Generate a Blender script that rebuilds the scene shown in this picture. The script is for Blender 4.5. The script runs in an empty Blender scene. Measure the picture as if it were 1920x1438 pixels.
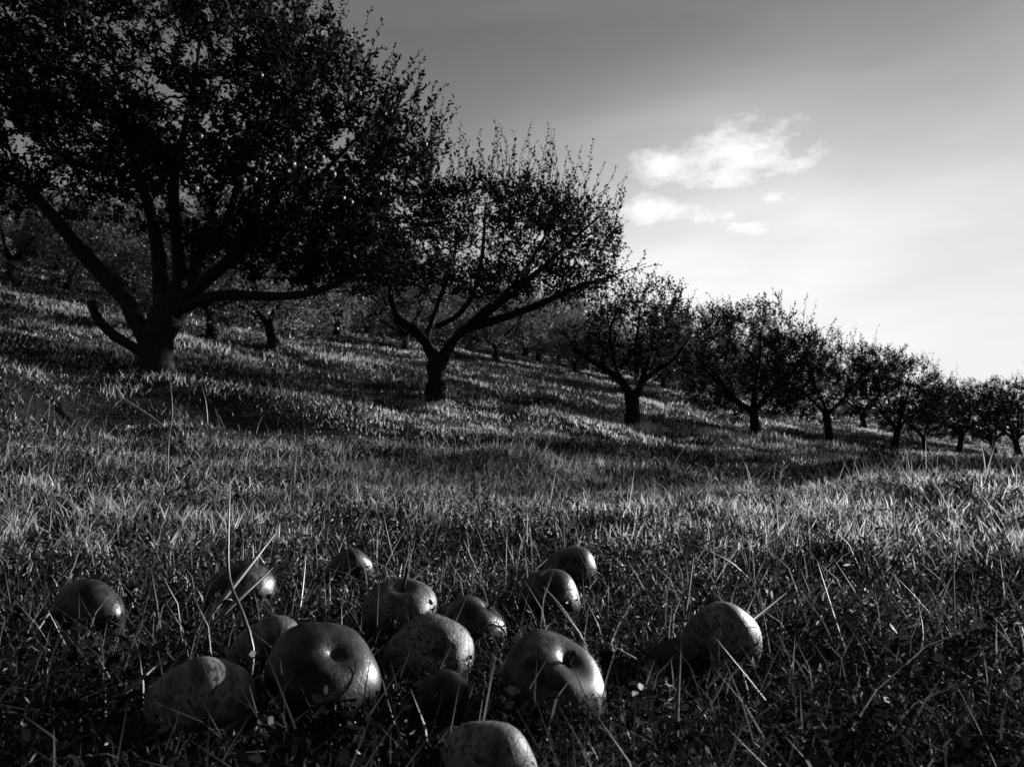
import bpy, math, random
import numpy as np
from mathutils import Vector, Matrix

R = math.radians
scene = bpy.context.scene
COL = scene.collection
rng = np.random.default_rng(7)
random.seed(7)

# ------------------------------------------------------------------ camera, sky, sun, exposure
FPX, PCX, PCY = 1387.0, 960.0, 719.0            # focal length and centre in photograph pixels
HORIZON = 870.0
CAM_Z = 0.335
PITCH = math.atan((HORIZON - PCY) / FPX)
cam_d = bpy.data.cameras.new('camera')
cam = bpy.data.objects.new('camera', cam_d)
COL.objects.link(cam)
cam_d.sensor_width = 36.0
cam_d.lens = 36.0 * FPX / 1920.0
cam_d.clip_start = 0.02
cam_d.clip_end = 3000.0
cam.location = (0, 0, CAM_Z)
cam.rotation_euler = (math.pi / 2 + PITCH, 0, 0)
cam_d.dof.use_dof = True
cam_d.dof.focus_distance = 1.3
cam_d.dof.aperture_fstop = 16.0
scene.camera = cam

SUN_AZ, SUN_EL = R(52), R(9.5)                    # azimuth clockwise from +Y (towards +X)
SUN_DIR = Vector((math.sin(SUN_AZ) * math.cos(SUN_EL), math.cos(SUN_AZ) * math.cos(SUN_EL), math.sin(SUN_EL)))

scene.view_settings.view_transform = 'Standard'
scene.view_settings.look = 'None'
scene.view_settings.gamma = 1.0
scene.view_settings.exposure = 0.95
scene.render.film_transparent = False
scene.cycles.max_bounces = 6
scene.cycles.diffuse_bounces = 2
scene.cycles.transmission_bounces = 4
scene.cycles.transparent_max_bounces = 4
scene.cycles.caustics_reflective = False
scene.cycles.caustics_refractive = False


def nd(nt, kind, **kw):
    n = nt.nodes.new(kind)
    for k, v in kw.items():
        setattr(n, k, v)
    return n


def math_node(nt, op, a, b=None, clamp=False):
    n = nt.nodes.new('ShaderNodeMath')
    n.operation = op
    n.use_clamp = clamp
    for i, v in enumerate((a, b)):
        if v is None:
            continue
        if isinstance(v, (int, float)):
            n.inputs[i].default_value = v
        else:
            nt.links.new(v, n.inputs[i])
    return n.outputs[0]


def pix_dir(px, py):
    dx, dy = (px - PCX) / FPX, (PCY - py) / FPX
    c, s = math.cos(PITCH), math.sin(PITCH)
    return Vector((dx, c - dy * s, s + dy * c))


SKY_STRENGTH = 0.15
SKY_GAIN = 0.070
world = bpy.data.worlds.new('World')
scene.world = world
world.use_nodes = True
wt = world.node_tree
wt.nodes.clear()
sky = nd(wt, 'ShaderNodeTexSky', sky_type='NISHITA')
sky.sun_disc = False
sky.sun_elevation = SUN_EL
sky.sun_rotation = SUN_AZ
sky.altitude = 300.0
sky.air_density = 1.0
sky.dust_density = 1.6
sky.ozone_density = 1.0
# black-and-white through a red filter: only the red channel of the sky is kept
sep = nd(wt, 'ShaderNodeSeparateColor')
wt.links.new(sky.outputs[0], sep.inputs[0])
# film response: the glare around the sun rolls off instead of burning out
SKY_TOP = 0.55
sky_v = math_node(wt, 'MULTIPLY', math_node(wt, 'SUBTRACT', 1.0, math_node(wt, 'POWER', math.e, math_node(wt, 'MULTIPLY', math_node(wt, 'ADD', math_node(wt, 'MULTIPLY', sep.outputs[0], SKY_GAIN), 0.13), -0.38 / SKY_TOP))), SKY_TOP)
tc = nd(wt, 'ShaderNodeTexCoord')
gen = tc.outputs['Generated']
# clouds: small cumulus low over the hill, thin veils elsewhere
cn = nd(wt, 'ShaderNodeTexNoise')
cn.inputs['Scale'].default_value = 24.0
cn.inputs['Detail'].default_value = 9.0
cn.inputs['Roughness'].default_value = 0.62
mp = nd(wt, 'ShaderNodeMapping')
mp.inputs['Scale'].default_value = (1, 1, 2.0)
wt.links.new(gen, mp.inputs[0])
wt.links.new(mp.outputs[0], cn.inputs['Vector'])
puff = None
for (px, py, hw, hh, gain) in [(1390, 288, 135, 60, .97), (1310, 312, 80, 40, .92), (1460, 305, 80, 34, .6), (1225, 392, 66, 30, .9), (1345, 402, 52, 32, .70),
                               (1398, 424, 46, 26, .66), (1462, 368, 60, 24, .56), (1240, 312, 66, 36, 1.0), (1700, 312, 40, 14, .35)]:
    d = pix_dir(px, py).normalized()
    sub = nd(wt, 'ShaderNodeVectorMath', operation='SUBTRACT')
    wt.links.new(gen, sub.inputs[0])
    sub.inputs[1].default_value = d
    # rotate into the frame of that direction: along the horizon and upward
    az = math.atan2(d.x, d.y)
    vr = nd(wt, 'ShaderNodeVectorRotate', rotation_type='Z_AXIS')
    vr.inputs['Angle'].default_value = az
    wt.links.new(sub.outputs[0], vr.inputs['Vector'])
    sc = nd(wt, 'ShaderNodeVectorMath', operation='MULTIPLY')
    wt.links.new(vr.outputs[0], sc.inputs[0])
    sc.inputs[1].default_value = (1400 / hw * .8, 1.5, 1400 / hh * .8)
    ln = nd(wt, 'ShaderNodeVectorMath', operation='LENGTH')
    wt.links.new(sc.outputs[0], ln.inputs[0])
    v = math_node(wt, 'SUBTRACT', 1.0, ln.outputs['Value'], clamp=True)
    v = math_node(wt, 'POWER', v, 0.55)
    v = math_node(wt, 'MULTIPLY', v, gain)
    puff = v if puff is None else math_node(wt, 'MAXIMUM', puff, v)
veil_n = nd(wt, 'ShaderNodeTexNoise')
veil_n.inputs['Scale'].default_value = 2.2
veil_n.inputs['Detail'].default_value = 5.0
mp2 = nd(wt, 'ShaderNodeMapping')
mp2.inputs['Scale'].default_value = (1.0, 1.0, 4.0)
mp2.inputs['Rotation'].default_value = (0.25, 0.35, 0)
wt.links.new(gen, mp2.inputs[0])
wt.links.new(mp2.outputs[0], veil_n.inputs['Vector'])
veil = math_node(wt, 'MULTIPLY', math_node(wt, 'SUBTRACT', veil_n.outputs['Fac'], 0.45, clamp=True), 0.22)
# a bright thin veil of high cloud low over the hill
hz = None
for (px, py, ru, rv, gain) in [(1400, 640, .50, .21, 1.0), (1330, 500, .22, .16, .35)]:
    d = pix_dir(px, py).normalized()
    sub = nd(wt, 'ShaderNodeVectorMath', operation='SUBTRACT')
    wt.links.new(gen, sub.inputs[0])
    sub.inputs[1].default_value = d
    vr = nd(wt, 'ShaderNodeVectorRotate', rotation_type='Z_AXIS')
    vr.inputs['Angle'].default_value = math.atan2(d.x, d.y)
    wt.links.new(sub.outputs[0], vr.inputs['Vector'])
    sc = nd(wt, 'ShaderNodeVectorMath', operation='MULTIPLY')
    wt.links.new(vr.outputs[0], sc.inputs[0])
    sc.inputs[1].default_value = (1 / ru, 1.0, 1 / rv)
    dt = nd(wt, 'ShaderNodeVectorMath', operation='DOT_PRODUCT')
    wt.links.new(sc.outputs[0], dt.inputs[0]); wt.links.new(sc.outputs[0], dt.inputs[1])
    v = math_node(wt, 'MULTIPLY', math_node(wt, 'POWER', math.e, math_node(wt, 'MULTIPLY', dt.outputs['Value'], -1.0)), gain)
    hz = v if hz is None else math_node(wt, 'ADD', hz, v)
veil = math_node(wt, 'ADD', veil, math_node(wt, 'MULTIPLY', hz, math_node(wt, 'ADD', veil_n.outputs['Fac'], .45)))
cl = math_node(wt, 'ADD', math_node(wt, 'SUBTRACT', cn.outputs['Fac'], 0.80), math_node(wt, 'MULTIPLY', puff, 0.66))
cl = math_node(wt, 'MULTIPLY', cl, 2.4, clamp=True)
cl = math_node(wt, 'MULTIPLY', cl, 0.62)
cl = math_node(wt, 'ADD', cl, veil, clamp=True)
mixv = nd(wt, 'ShaderNodeMix', data_type='FLOAT')
wt.links.new(cl, mixv.inputs['Factor'])
wt.links.new(sky_v, mixv.inputs['A'])
mixv.inputs['B'].default_value = 0.53
comb = nd(wt, 'ShaderNodeCombineColor')
for i in range(3):
    wt.links.new(math_node(wt, 'DIVIDE', mixv.outputs['Result'], SKY_STRENGTH), comb.inputs[i])
bg = nd(wt, 'ShaderNodeBackground')
bg.inputs['Strength'].default_value = SKY_STRENGTH
wt.links.new(comb.outputs[0], bg.inputs['Color'])
wo = nd(wt, 'ShaderNodeOutputWorld')
wt.links.new(bg.outputs[0], wo.inputs['Surface'])

sun_d = bpy.data.lights.new('sun', 'SUN')
sun_d.energy = 5.0
sun_d.angle = R(0.5)
sun_d.color = (1, 1, 1)
sun = bpy.data.objects.new('sun', sun_d)
COL.objects.link(sun)
sun.rotation_euler = SUN_DIR.to_track_quat('Z', 'Y').to_euler()
sun.location = SUN_DIR * 60


# ------------------------------------------------------------------ helpers
def tag(o, label=None, cat=None, group=None, kind=None):
    if label: o['label'] = label
    if cat: o['category'] = cat
    if group: o['group'] = group
    if kind: o['kind'] = kind
    return o


def link(o, parent=None):
    COL.objects.link(o)
    if parent: o.parent = parent
    return o


def mesh_np(name, verts, loops, starts, totals, mat=None, tone=None, smooth=False):
    me = bpy.data.meshes.new(name)
    nv = len(verts)
    me.vertices.add(nv)
    me.vertices.foreach_set('co', np.ascontiguousarray(verts, dtype=np.float32).ravel())
    me.loops.add(len(loops))
    me.loops.foreach_set('vertex_index', np.ascontiguousarray(loops, dtype=np.int32))
    me.polygons.add(len(starts))
    me.polygons.foreach_set('loop_start', np.ascontiguousarray(starts, dtype=np.int32))
    me.polygons.foreach_set('loop_total', np.ascontiguousarray(totals, dtype=np.int32))
    if tone is not None:
        a = me.attributes.new('tone', 'FLOAT', 'POINT')
        a.data.foreach_set('value', np.ascontiguousarray(tone, dtype=np.float32))
    if smooth:
        me.polygons.foreach_set('use_smooth', np.ones(len(starts), dtype=bool))
    me.update(calc_edges=True)
    if mat: me.materials.append(mat)
    return me


def mesh_py(name, verts, faces, mat=None, smooth=True):
    me = bpy.data.meshes.new(name)
    me.from_pydata([tuple(v) for v in verts], [], faces)
    if smooth:
        me.polygons.foreach_set('use_smooth', np.ones(len(faces), dtype=bool))
    me.update()
    if mat: me.materials.append(mat)
    return me


def obj(name, me, parent=None):
    return link(bpy.data.objects.new(name, me), parent)


def empty(name, loc=(0, 0, 0), rz=0.0, s=1.0):
    o = bpy.data.objects.new(name, None)
    o.empty_display_size = 0.2
    o.location = loc
    o.rotation_euler = (0, 0, rz)
    o.scale = (s, s, s)
    return link(o)


def hash2(ix, iy, seed):
    h = (ix.astype(np.int64) * 374761393 + iy.astype(np.int64) * 668265263 + seed * 974634777) & 0xffffffff
    h = ((h ^ (h >> 13)) * 1274126177) & 0xffffffff
    h = h ^ (h >> 16)
    return (h & 0xffff) / 65535.0


def vnoise(x, y, seed=0):
    x = np.asarray(x, dtype=np.float64); y = np.asarray(y, dtype=np.float64)
    ix, iy = np.floor(x), np.floor(y)
    fx, fy = x - ix, y - iy
    fx = fx * fx * (3 - 2 * fx); fy = fy * fy * (3 - 2 * fy)
    a = hash2(ix, iy, seed); b = hash2(ix + 1, iy, seed)
    c = hash2(ix, iy + 1, seed); d = hash2(ix + 1, iy + 1, seed)
    return (a * (1 - fx) + b * fx) * (1 - fy) + (c * (1 - fx) + d * fx) * fy


# ------------------------------------------------------------------ materials (all neutral: the photograph is black and white)
def new_mat(name):
    m = bpy.data.materials.new(name)
    m.use_nodes = True
    m.node_tree.nodes.clear()
    return m, m.node_tree


def leafy_mat(name, lo, hi, trans=0.3, gloss=0.08, rough=0.4, attr='tone'):
    """thin leaf: diffuse + translucent + a little gloss; colour from the leaf's own tone"""
    m, nt = new_mat(name)
    at_ = nd(nt, 'ShaderNodeAttribute', attribute_name=attr)
    ramp = nd(nt, 'ShaderNodeValToRGB')
    ramp.color_ramp.elements[0].color = (lo, lo, lo, 1)
    ramp.color_ramp.elements[1].color = (hi, hi, hi, 1)
    nt.links.new(at_.outputs['Fac'], ramp.inputs[0])
    df = nd(nt, 'ShaderNodeBsdfDiffuse'); tr = nd(nt, 'ShaderNodeBsdfTranslucent')
    gl = nd(nt, 'ShaderNodeBsdfGlossy'); gl.inputs['Roughness'].default_value = rough
    gl.inputs['Color'].default_value = (.8, .8, .8, 1)
    nt.links.new(ramp.outputs[0], df.inputs[0]); nt.links.new(ramp.outputs[0], tr.inputs[0])
    m1 = nd(nt, 'ShaderNodeMixShader'); m1.inputs[0].default_value = trans
    nt.links.new(df.outputs[0], m1.inputs[1]); nt.links.new(tr.outputs[0], m1.inputs[2])
    fr = nd(nt, 'ShaderNodeFresnel'); fr.inputs[0].default_value = 1.4
    m2 = nd(nt, 'ShaderNodeMixShader')
    nt.links.new(math_node(nt, 'MULTIPLY', fr.outputs[0], gloss * 6), m2.inputs[0])
    nt.links.new(m1.outputs[0], m2.inputs[1]); nt.links.new(gl.outputs[0], m2.inputs[2])
    o = nd(nt, 'ShaderNodeOutputMaterial')
    nt.links.new(m2.outputs[0], o.inputs[0])
    return m


def bark_mat(name, lo, hi, scale):
    m, nt = new_mat(name)
    t = nd(nt, 'ShaderNodeTexCoord')
    mp = nd(nt, 'ShaderNodeMapping'); mp.inputs['Scale'].default_value = (1, 1, .35)
    nt.links.new(t.outputs['Object'], mp.inputs[0])
    n = nd(nt, 'ShaderNodeTexNoise'); n.inputs['Scale'].default_value = scale; n.inputs['Detail'].default_value = 8
    n.inputs['Roughness'].default_value = .65
    nt.links.new(mp.outputs[0], n.inputs['Vector'])
    r = nd(nt, 'ShaderNodeValToRGB')
    r.color_ramp.elements[0].position = .35; r.color_ramp.elements[1].position = .7
    r.color_ramp.elements[0].color = (lo, lo, lo, 1); r.color_ramp.elements[1].color = (hi, hi, hi, 1)
    nt.links.new(n.outputs['Fac'], r.inputs[0])
    b = nd(nt, 'ShaderNodeBump'); b.inputs['Strength'].default_value = .8; b.inputs['Distance'].default_value = .02
    nt.links.new(n.outputs['Fac'], b.inputs['Height'])
    p = nd(nt, 'ShaderNodeBsdfPrincipled'); p.inputs['Roughness'].default_value = .85
    p.inputs['Specular IOR Level'].default_value = .2
    nt.links.new(r.outputs[0], p.inputs['Base Color']); nt.links.new(b.outputs[0], p.inputs['Normal'])
    o = nd(nt, 'ShaderNodeOutputMaterial'); nt.links.new(p.outputs[0], o.inputs[0])
    return m


def apple_mat(name, lo, mid, hi, speck=.5, rough=.40):
    """skin with meridian streaks, dark specks and bruises"""
    m, nt = new_mat(name)
    t = nd(nt, 'ShaderNodeTexCoord'); oi = nd(nt, 'ShaderNodeObjectInfo')
    add = nd(nt, 'ShaderNodeVectorMath', operation='ADD')
    cx = nd(nt, 'ShaderNodeCombineXYZ')
    nt.links.new(math_node(nt, 'MULTIPLY', oi.outputs['Random'], 37.0), cx.inputs[0])
    nt.links.new(t.outputs['Object'], add.inputs[0]); nt.links.new(cx.outputs[0], add.inputs[1])
    st_map = nd(nt, 'ShaderNodeMapping'); st_map.inputs['Scale'].default_value = (1, 1, .16)
    nt.links.new(add.outputs[0], st_map.inputs[0])
    st = nd(nt, 'ShaderNodeTexNoise'); st.inputs['Scale'].default_value = 110; st.inputs['Detail'].default_value = 5
    nt.links.new(st_map.outputs[0], st.inputs['Vector'])
    big = nd(nt, 'ShaderNodeTexNoise'); big.inputs['Scale'].default_value = 22; big.inputs['Detail'].default_value = 6
    nt.links.new(add.outputs[0], big.inputs['Vector'])
    s = math_node(nt, 'ADD', math_node(nt, 'MULTIPLY', st.outputs['Fac'], .55), math_node(nt, 'MULTIPLY', big.outputs['Fac'], .45))
    r = nd(nt, 'ShaderNodeValToRGB')
    e = r.color_ramp.elements
    e[0].position = .43; e[0].color = (lo, lo, lo, 1)
    e[1].position = .575; e[1].color = (hi, hi, hi, 1)
    q = e.new(.5); q.color = (mid, mid, mid, 1)
    nt.links.new(s, r.inputs[0])
    sp_map = nd(nt, 'ShaderNodeMapping'); sp_map.inputs['Scale'].default_value = (1, 1, .55)
    nt.links.new(add.outputs[0], sp_map.inputs[0])
    sp = nd(nt, 'ShaderNodeTexNoise'); sp.inputs['Scale'].default_value = 300; sp.inputs['Detail'].default_value = 3
    nt.links.new(sp_map.outputs[0], sp.inputs['Vector'])
    spf = math_node(nt, 'MULTIPLY', math_node(nt, 'SUBTRACT', sp.outputs['Fac'], .505, clamp=True), 9.0, clamp=True)
    gate = math_node(nt, 'MULTIPLY', math_node(nt, 'SUBTRACT', big.outputs['Fac'], .36, clamp=True), 5.0, clamp=True)
    spf = math_node(nt, 'MULTIPLY', math_node(nt, 'MULTIPLY', spf, gate), speck)
    mx = nd(nt, 'ShaderNodeMix', data_type='RGBA')
    nt.links.new(spf, mx.inputs['Factor']); nt.links.new(r.outputs[0], mx.inputs['A'])
    mx.inputs['B'].default_value = (.012, .012, .012, 1)
    b = nd(nt, 'ShaderNodeBump'); b.inputs['Strength'].default_value = .25; b.inputs['Distance'].default_value = .0012
    fine = nd(nt, 'ShaderNodeTexNoise'); fine.inputs['Scale'].default_value = 330; fine.inputs['Detail'].default_value = 4
    nt.links.new(add.outputs[0], fine.inputs['Vector'])
    hgt = math_node(nt, 'ADD', math_node(nt, 'SUBTRACT', big.outputs['Fac'], spf), math_node(nt, 'MULTIPLY', fine.outputs['Fac'], .35))
    nt.links.new(hgt, b.inputs['Height'])
    p = nd(nt, 'ShaderNodeBsdfPrincipled'); p.inputs['Roughness'].default_value = rough
    p.inputs['Specular IOR Level'].default_value = .36
    nt.links.new(mx.outputs['Result'], p.inputs['Base Color']); nt.links.new(b.outputs[0], p.inputs['Normal'])
    o = nd(nt, 'ShaderNodeOutputMaterial'); nt.links.new(p.outputs[0], o.inputs[0])
    return m


def soil_mat():
    m, nt = new_mat('hillside_soil')
    t = nd(nt, 'ShaderNodeTexCoord')
    n = nd(nt, 'ShaderNodeTexNoise'); n.inputs['Scale'].default_value = 2.2; n.inputs['Detail'].default_value = 10
    n.inputs['Roughness'].default_value = .7
    nt.links.new(t.outputs['Object'], n.inputs['Vector'])
    n2 = nd(nt, 'ShaderNodeTexNoise'); n2.inputs['Scale'].default_value = 60; n2.inputs['Detail'].default_value = 6
    nt.links.new(t.outputs['Object'], n2.inputs['Vector'])
    s = math_node(nt, 'ADD', math_node(nt, 'MULTIPLY', n.outputs['Fac'], .5), math_node(nt, 'MULTIPLY', n2.outputs['Fac'], .5))
    r = nd(nt, 'ShaderNodeValToRGB')
    r.color_ramp.elements[0].position = .35; r.color_ramp.elements[0].color = (.006, .006, .006, 1)
    r.color_ramp.elements[1].position = .68; r.color_ramp.elements[1].color = (.035, .035, .035, 1)
    nt.links.new(s, r.inputs[0])
    b = nd(nt, 'ShaderNodeBump'); b.inputs['Strength'].default_value = .7; b.inputs['Distance'].default_value = .03
    nt.links.new(n2.outputs['Fac'], b.inputs['Height'])
    p = nd(nt, 'ShaderNodeBsdfPrincipled'); p.inputs['Roughness'].default_value = .95
    p.inputs['Specular IOR Level'].default_value = .1
    nt.links.new(r.outputs[0], p.inputs['Base Color']); nt.links.new(b.outputs[0], p.inputs['Normal'])
    o = nd(nt, 'ShaderNodeOutputMaterial'); nt.links.new(p.outputs[0], o.inputs[0])
    return m


M_SOIL = soil_mat()
M_LEAF = leafy_mat('apple_leaf', .005, .023, trans=.12, gloss=.004, rough=.5)
M_LEAF_B = leafy_mat('apple_leaf_sunlit', .04, .19, trans=.5, gloss=.015, rough=.55)  # sunlit leaves up the slope: the light is put into the colour
M_GRASS = leafy_mat('grass_blade', .004, .68, trans=.52, gloss=.015, rough=.55)
M_COVER = leafy_mat('ground_cover_leaf', .005, .55, trans=.45, gloss=.006, rough=.5)
M_BLADE = leafy_mat('long_dry_blade', .02, .24, trans=.35, gloss=.01, rough=.45)
M_FALLEN = leafy_mat('fallen_leaf', .06, .22, trans=.25, gloss=.06, rough=.5)
M_BARK = bark_mat('apple_bark', .007, .026, 22)
M_TWIG = bark_mat('twig_bark', .015, .05, 60)
M_DEAD = bark_mat('bleached_wood', .25, .5, 40)
M_APPLE_D = apple_mat('dark_apple_skin', .004, .011, .034, speck=.6)
M_APPLE_P = apple_mat('pale_speckled_apple_skin', .03, .085, .15, speck=1.0, rough=.55)
M_APPLE_M = apple_mat('streaked_apple_skin', .005, .02, .08, speck=.6)
M_STEM = bark_mat('apple_stem', .03, .08, 200)

# ------------------------------------------------------------------ hillside
NX, NY = -0.745, 0.667                            # uphill direction (the row of trees follows the contour)


def ground_base(x, y):
    n = NX * x + NY * y
    n0, w = 4.3, 3.0
    h = .26 * (np.sqrt((n - n0) ** 2 + w * w) + (n - n0)) / 2
    return np.where(h < 30, h, 30 + (1 - np.exp(-(h - 30) / 12)) * 12)


def ground(x, y):
    x = np.asarray(x, dtype=np.float64); y = np.asarray(y, dtype=np.float64)
    h = ground_base(x, y)
    d = np.hypot(x, y)
    f = np.clip((d - 1.0) / 5.0, 0, 1)
    h = h + (vnoise(x * .33, y * .33, 3) - .5) * .30 * f
    h = h + (vnoise(x * 1.1, y * 1.1, 5) - .5) * .32 * np.clip((d - 1.2) / 3, 0, 1)
    h = h + (vnoise(x * 4.1, y * 4.1, 8) - .5) * .030
    return h


def gz(x, y):
    return float(ground(np.array([x]), np.array([y]))[0])


CAM_Z = gz(0, 0.3) + 0.215
cam.location.z = CAM_Z
CAM = Vector((0, 0, CAM_Z))


def at(px, py, Y):
    """the point seen at that pixel at depth Y (metres along the ground)"""
    d = pix_dir(px, py)
    return CAM + d * (Y / d.y)


def ground_at(px, py, lo=.25, hi=200.0):
    d = pix_dir(px, py)
    ys = np.exp(np.linspace(math.log(lo), math.log(hi), 1500))
    P = np.array(CAM)[None, :] + np.array(d)[None, :] * (ys / d.y)[:, None]
    below = P[:, 2] < ground(P[:, 0], P[:, 1])
    k = int(np.argmax(below)) if below.any() else len(ys) - 1
    return Vector((P[k, 0], P[k, 1], gz(P[k, 0], P[k, 1])))


def build_ground():
    t = np.linspace(-1, 1, 281)
    g = np.sinh(t * 7.6) / math.sinh(7.6)
    X, Y = np.meshgrid(g * 420, g * 420 + 1.2)
    Z = ground(X, Y)
    n = len(t)
    V = np.stack([X.ravel(), Y.ravel(), Z.ravel()], 1)
    i, j = np.meshgrid(np.arange(n - 1), np.arange(n - 1))
    a = (j * n + i).ravel()
    loops = np.stack([a, a + 1, a + n + 1, a + n], 1).ravel()
    st = np.arange(len(a)) * 4
    me = mesh_np('hillside', V, loops, st, np.full(len(a), 4), M_SOIL, smooth=True)
    o = obj('hillside', me)
    tag(o, kind='structure')


build_ground()


# ------------------------------------------------------------------ tubes
def tube(V, F, pts, radii, sides, cap=True):
    """append a tapered tube along pts to the lists V, F"""
    P = [Vector(p) for p in pts]
    base = len(V)
    ref = Vector((0.31, 0.87, 0.12)).normalized()
    for k, p in enumerate(P):
        t = (P[min(k + 1, len(P) - 1)] - P[max(k - 1, 0)])
        if t.length < 1e-9: t = Vector((0, 0, 1))
        t.normalize()
        a = t.cross(ref)
        if a.length < 1e-3: a = t.cross(Vector((1, 0, 0)))
        a.normalize(); b = t.cross(a)
        for s in range(sides):
            an = 2 * math.pi * s / sides
            V.append(p + (a * math.cos(an) + b * math.sin(an)) * radii[k])
    for k in range(len(P) - 1):
        for s in range(sides):
            s2 = (s + 1) % sides
            F.append((base + k * sides + s, base + k * sides + s2, base + (k + 1) * sides + s2, base + (k + 1) * sides + s))
    if cap and sides >= 3:
        F.append(tuple(base + (len(P) - 1) * sides + s for s in range(sides)))


def smooth_path(pts, step=.1):
    """Catmull-Rom through (x, y, z, r) points"""
    P = np.array(pts, dtype=float)
    Q = np.vstack([2 * P[0] - P[1], P, 2 * P[-1] - P[-2]])
    out = []
    for k in range(1, len(Q) - 2):
        p0, p1, p2, p3 = Q[k - 1], Q[k], Q[k + 1], Q[k + 2]
        m = max(2, int(np.linalg.norm(p2[:3] - p1[:3]) / step))
        for t in np.linspace(0, 1, m, endpoint=False):
            out.append(.5 * ((2 * p1) + (-p0 + p2) * t + (2 * p0 - 5 * p1 + 4 * p2 - p3) * t * t + (-p0 + 3 * p1 - 3 * p2 + p3) * t ** 3))
    out.append(P[-1])
    return np.array(out)


# ------------------------------------------------------------------ leaves
def unit(a):
    return a / np.maximum(np.linalg.norm(a, axis=1, keepdims=True), 1e-9)


def leaf_mesh(name, pos, direc, size, tone, mat, rg, sides=6, width=.5):
    """many separate small pointed leaves in one mesh"""
    n = len(pos)
    d = unit(direc)
    r = unit(rg.normal(size=(n, 3)) + np.array([0, 0, .8]))
    side = unit(np.cross(d, r))
    nor = np.cross(side, d)
    L = size[:, None]
    W = L * width * .5 * rg.uniform(.85, 1.25, (n, 1))
    bend = L * rg.uniform(-.25, .1, (n, 1))
    if sides == 6:
        v = np.stack([pos, pos + d * L * .34 + side * W + nor * bend * .15, pos + d * L * .70 + side * W * .8 + nor * bend * .5,
                      pos + d * L + nor * bend, pos + d * L * .70 - side * W * .8 + nor * bend * .5,
                      pos + d * L * .34 - side * W + nor * bend * .15], 1)
    else:
        v = np.stack([pos, pos + d * L * .45 + side * W + nor * bend * .6, pos + d * L, pos + d * L * .45 - side * W + nor * bend * .6], 1)
    k = v.shape[1]
    loops = np.arange(n * k)
    return mesh_np(name, v.reshape(-1, 3), loops, np.arange(n) * k, np.full(n, k), mat, np.repeat(tone, k))


# ------------------------------------------------------------------ trees
class Skeleton:
    def __init__(self):
        self.P, self.par, self.rad = [], [], []

    def chain(self, pts, parent=-1):
        k = parent
        for q in pts:
            self.P.append(np.array(q[:3])); self.par.append(k); self.rad.append(q[3])
            k = len(self.P) - 1
        return k


def envelope_points(ells, n, rg, shell=.55):
    """points in a union of ellipsoids (cx, cy, cz, rx, ry, rz[, weight])"""
    w = np.array([e[3] * e[4] * e[5] * (e[6] if len(e) > 6 else 1) for e in ells]); w /= w.sum()
    idx = rg.choice(len(ells), n, p=w)
    E = np.array([e[:6] for e in ells])[idx]
    u = unit(rg.normal(size=(n, 3)))
    r = rg.uniform(0, 1, (n, 1)) ** (1 / 3) * (1 - shell) + shell * rg.uniform(.55, 1, (n, 1))
    return E[:, :3] + u * r * E[:, 3:6]


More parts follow.
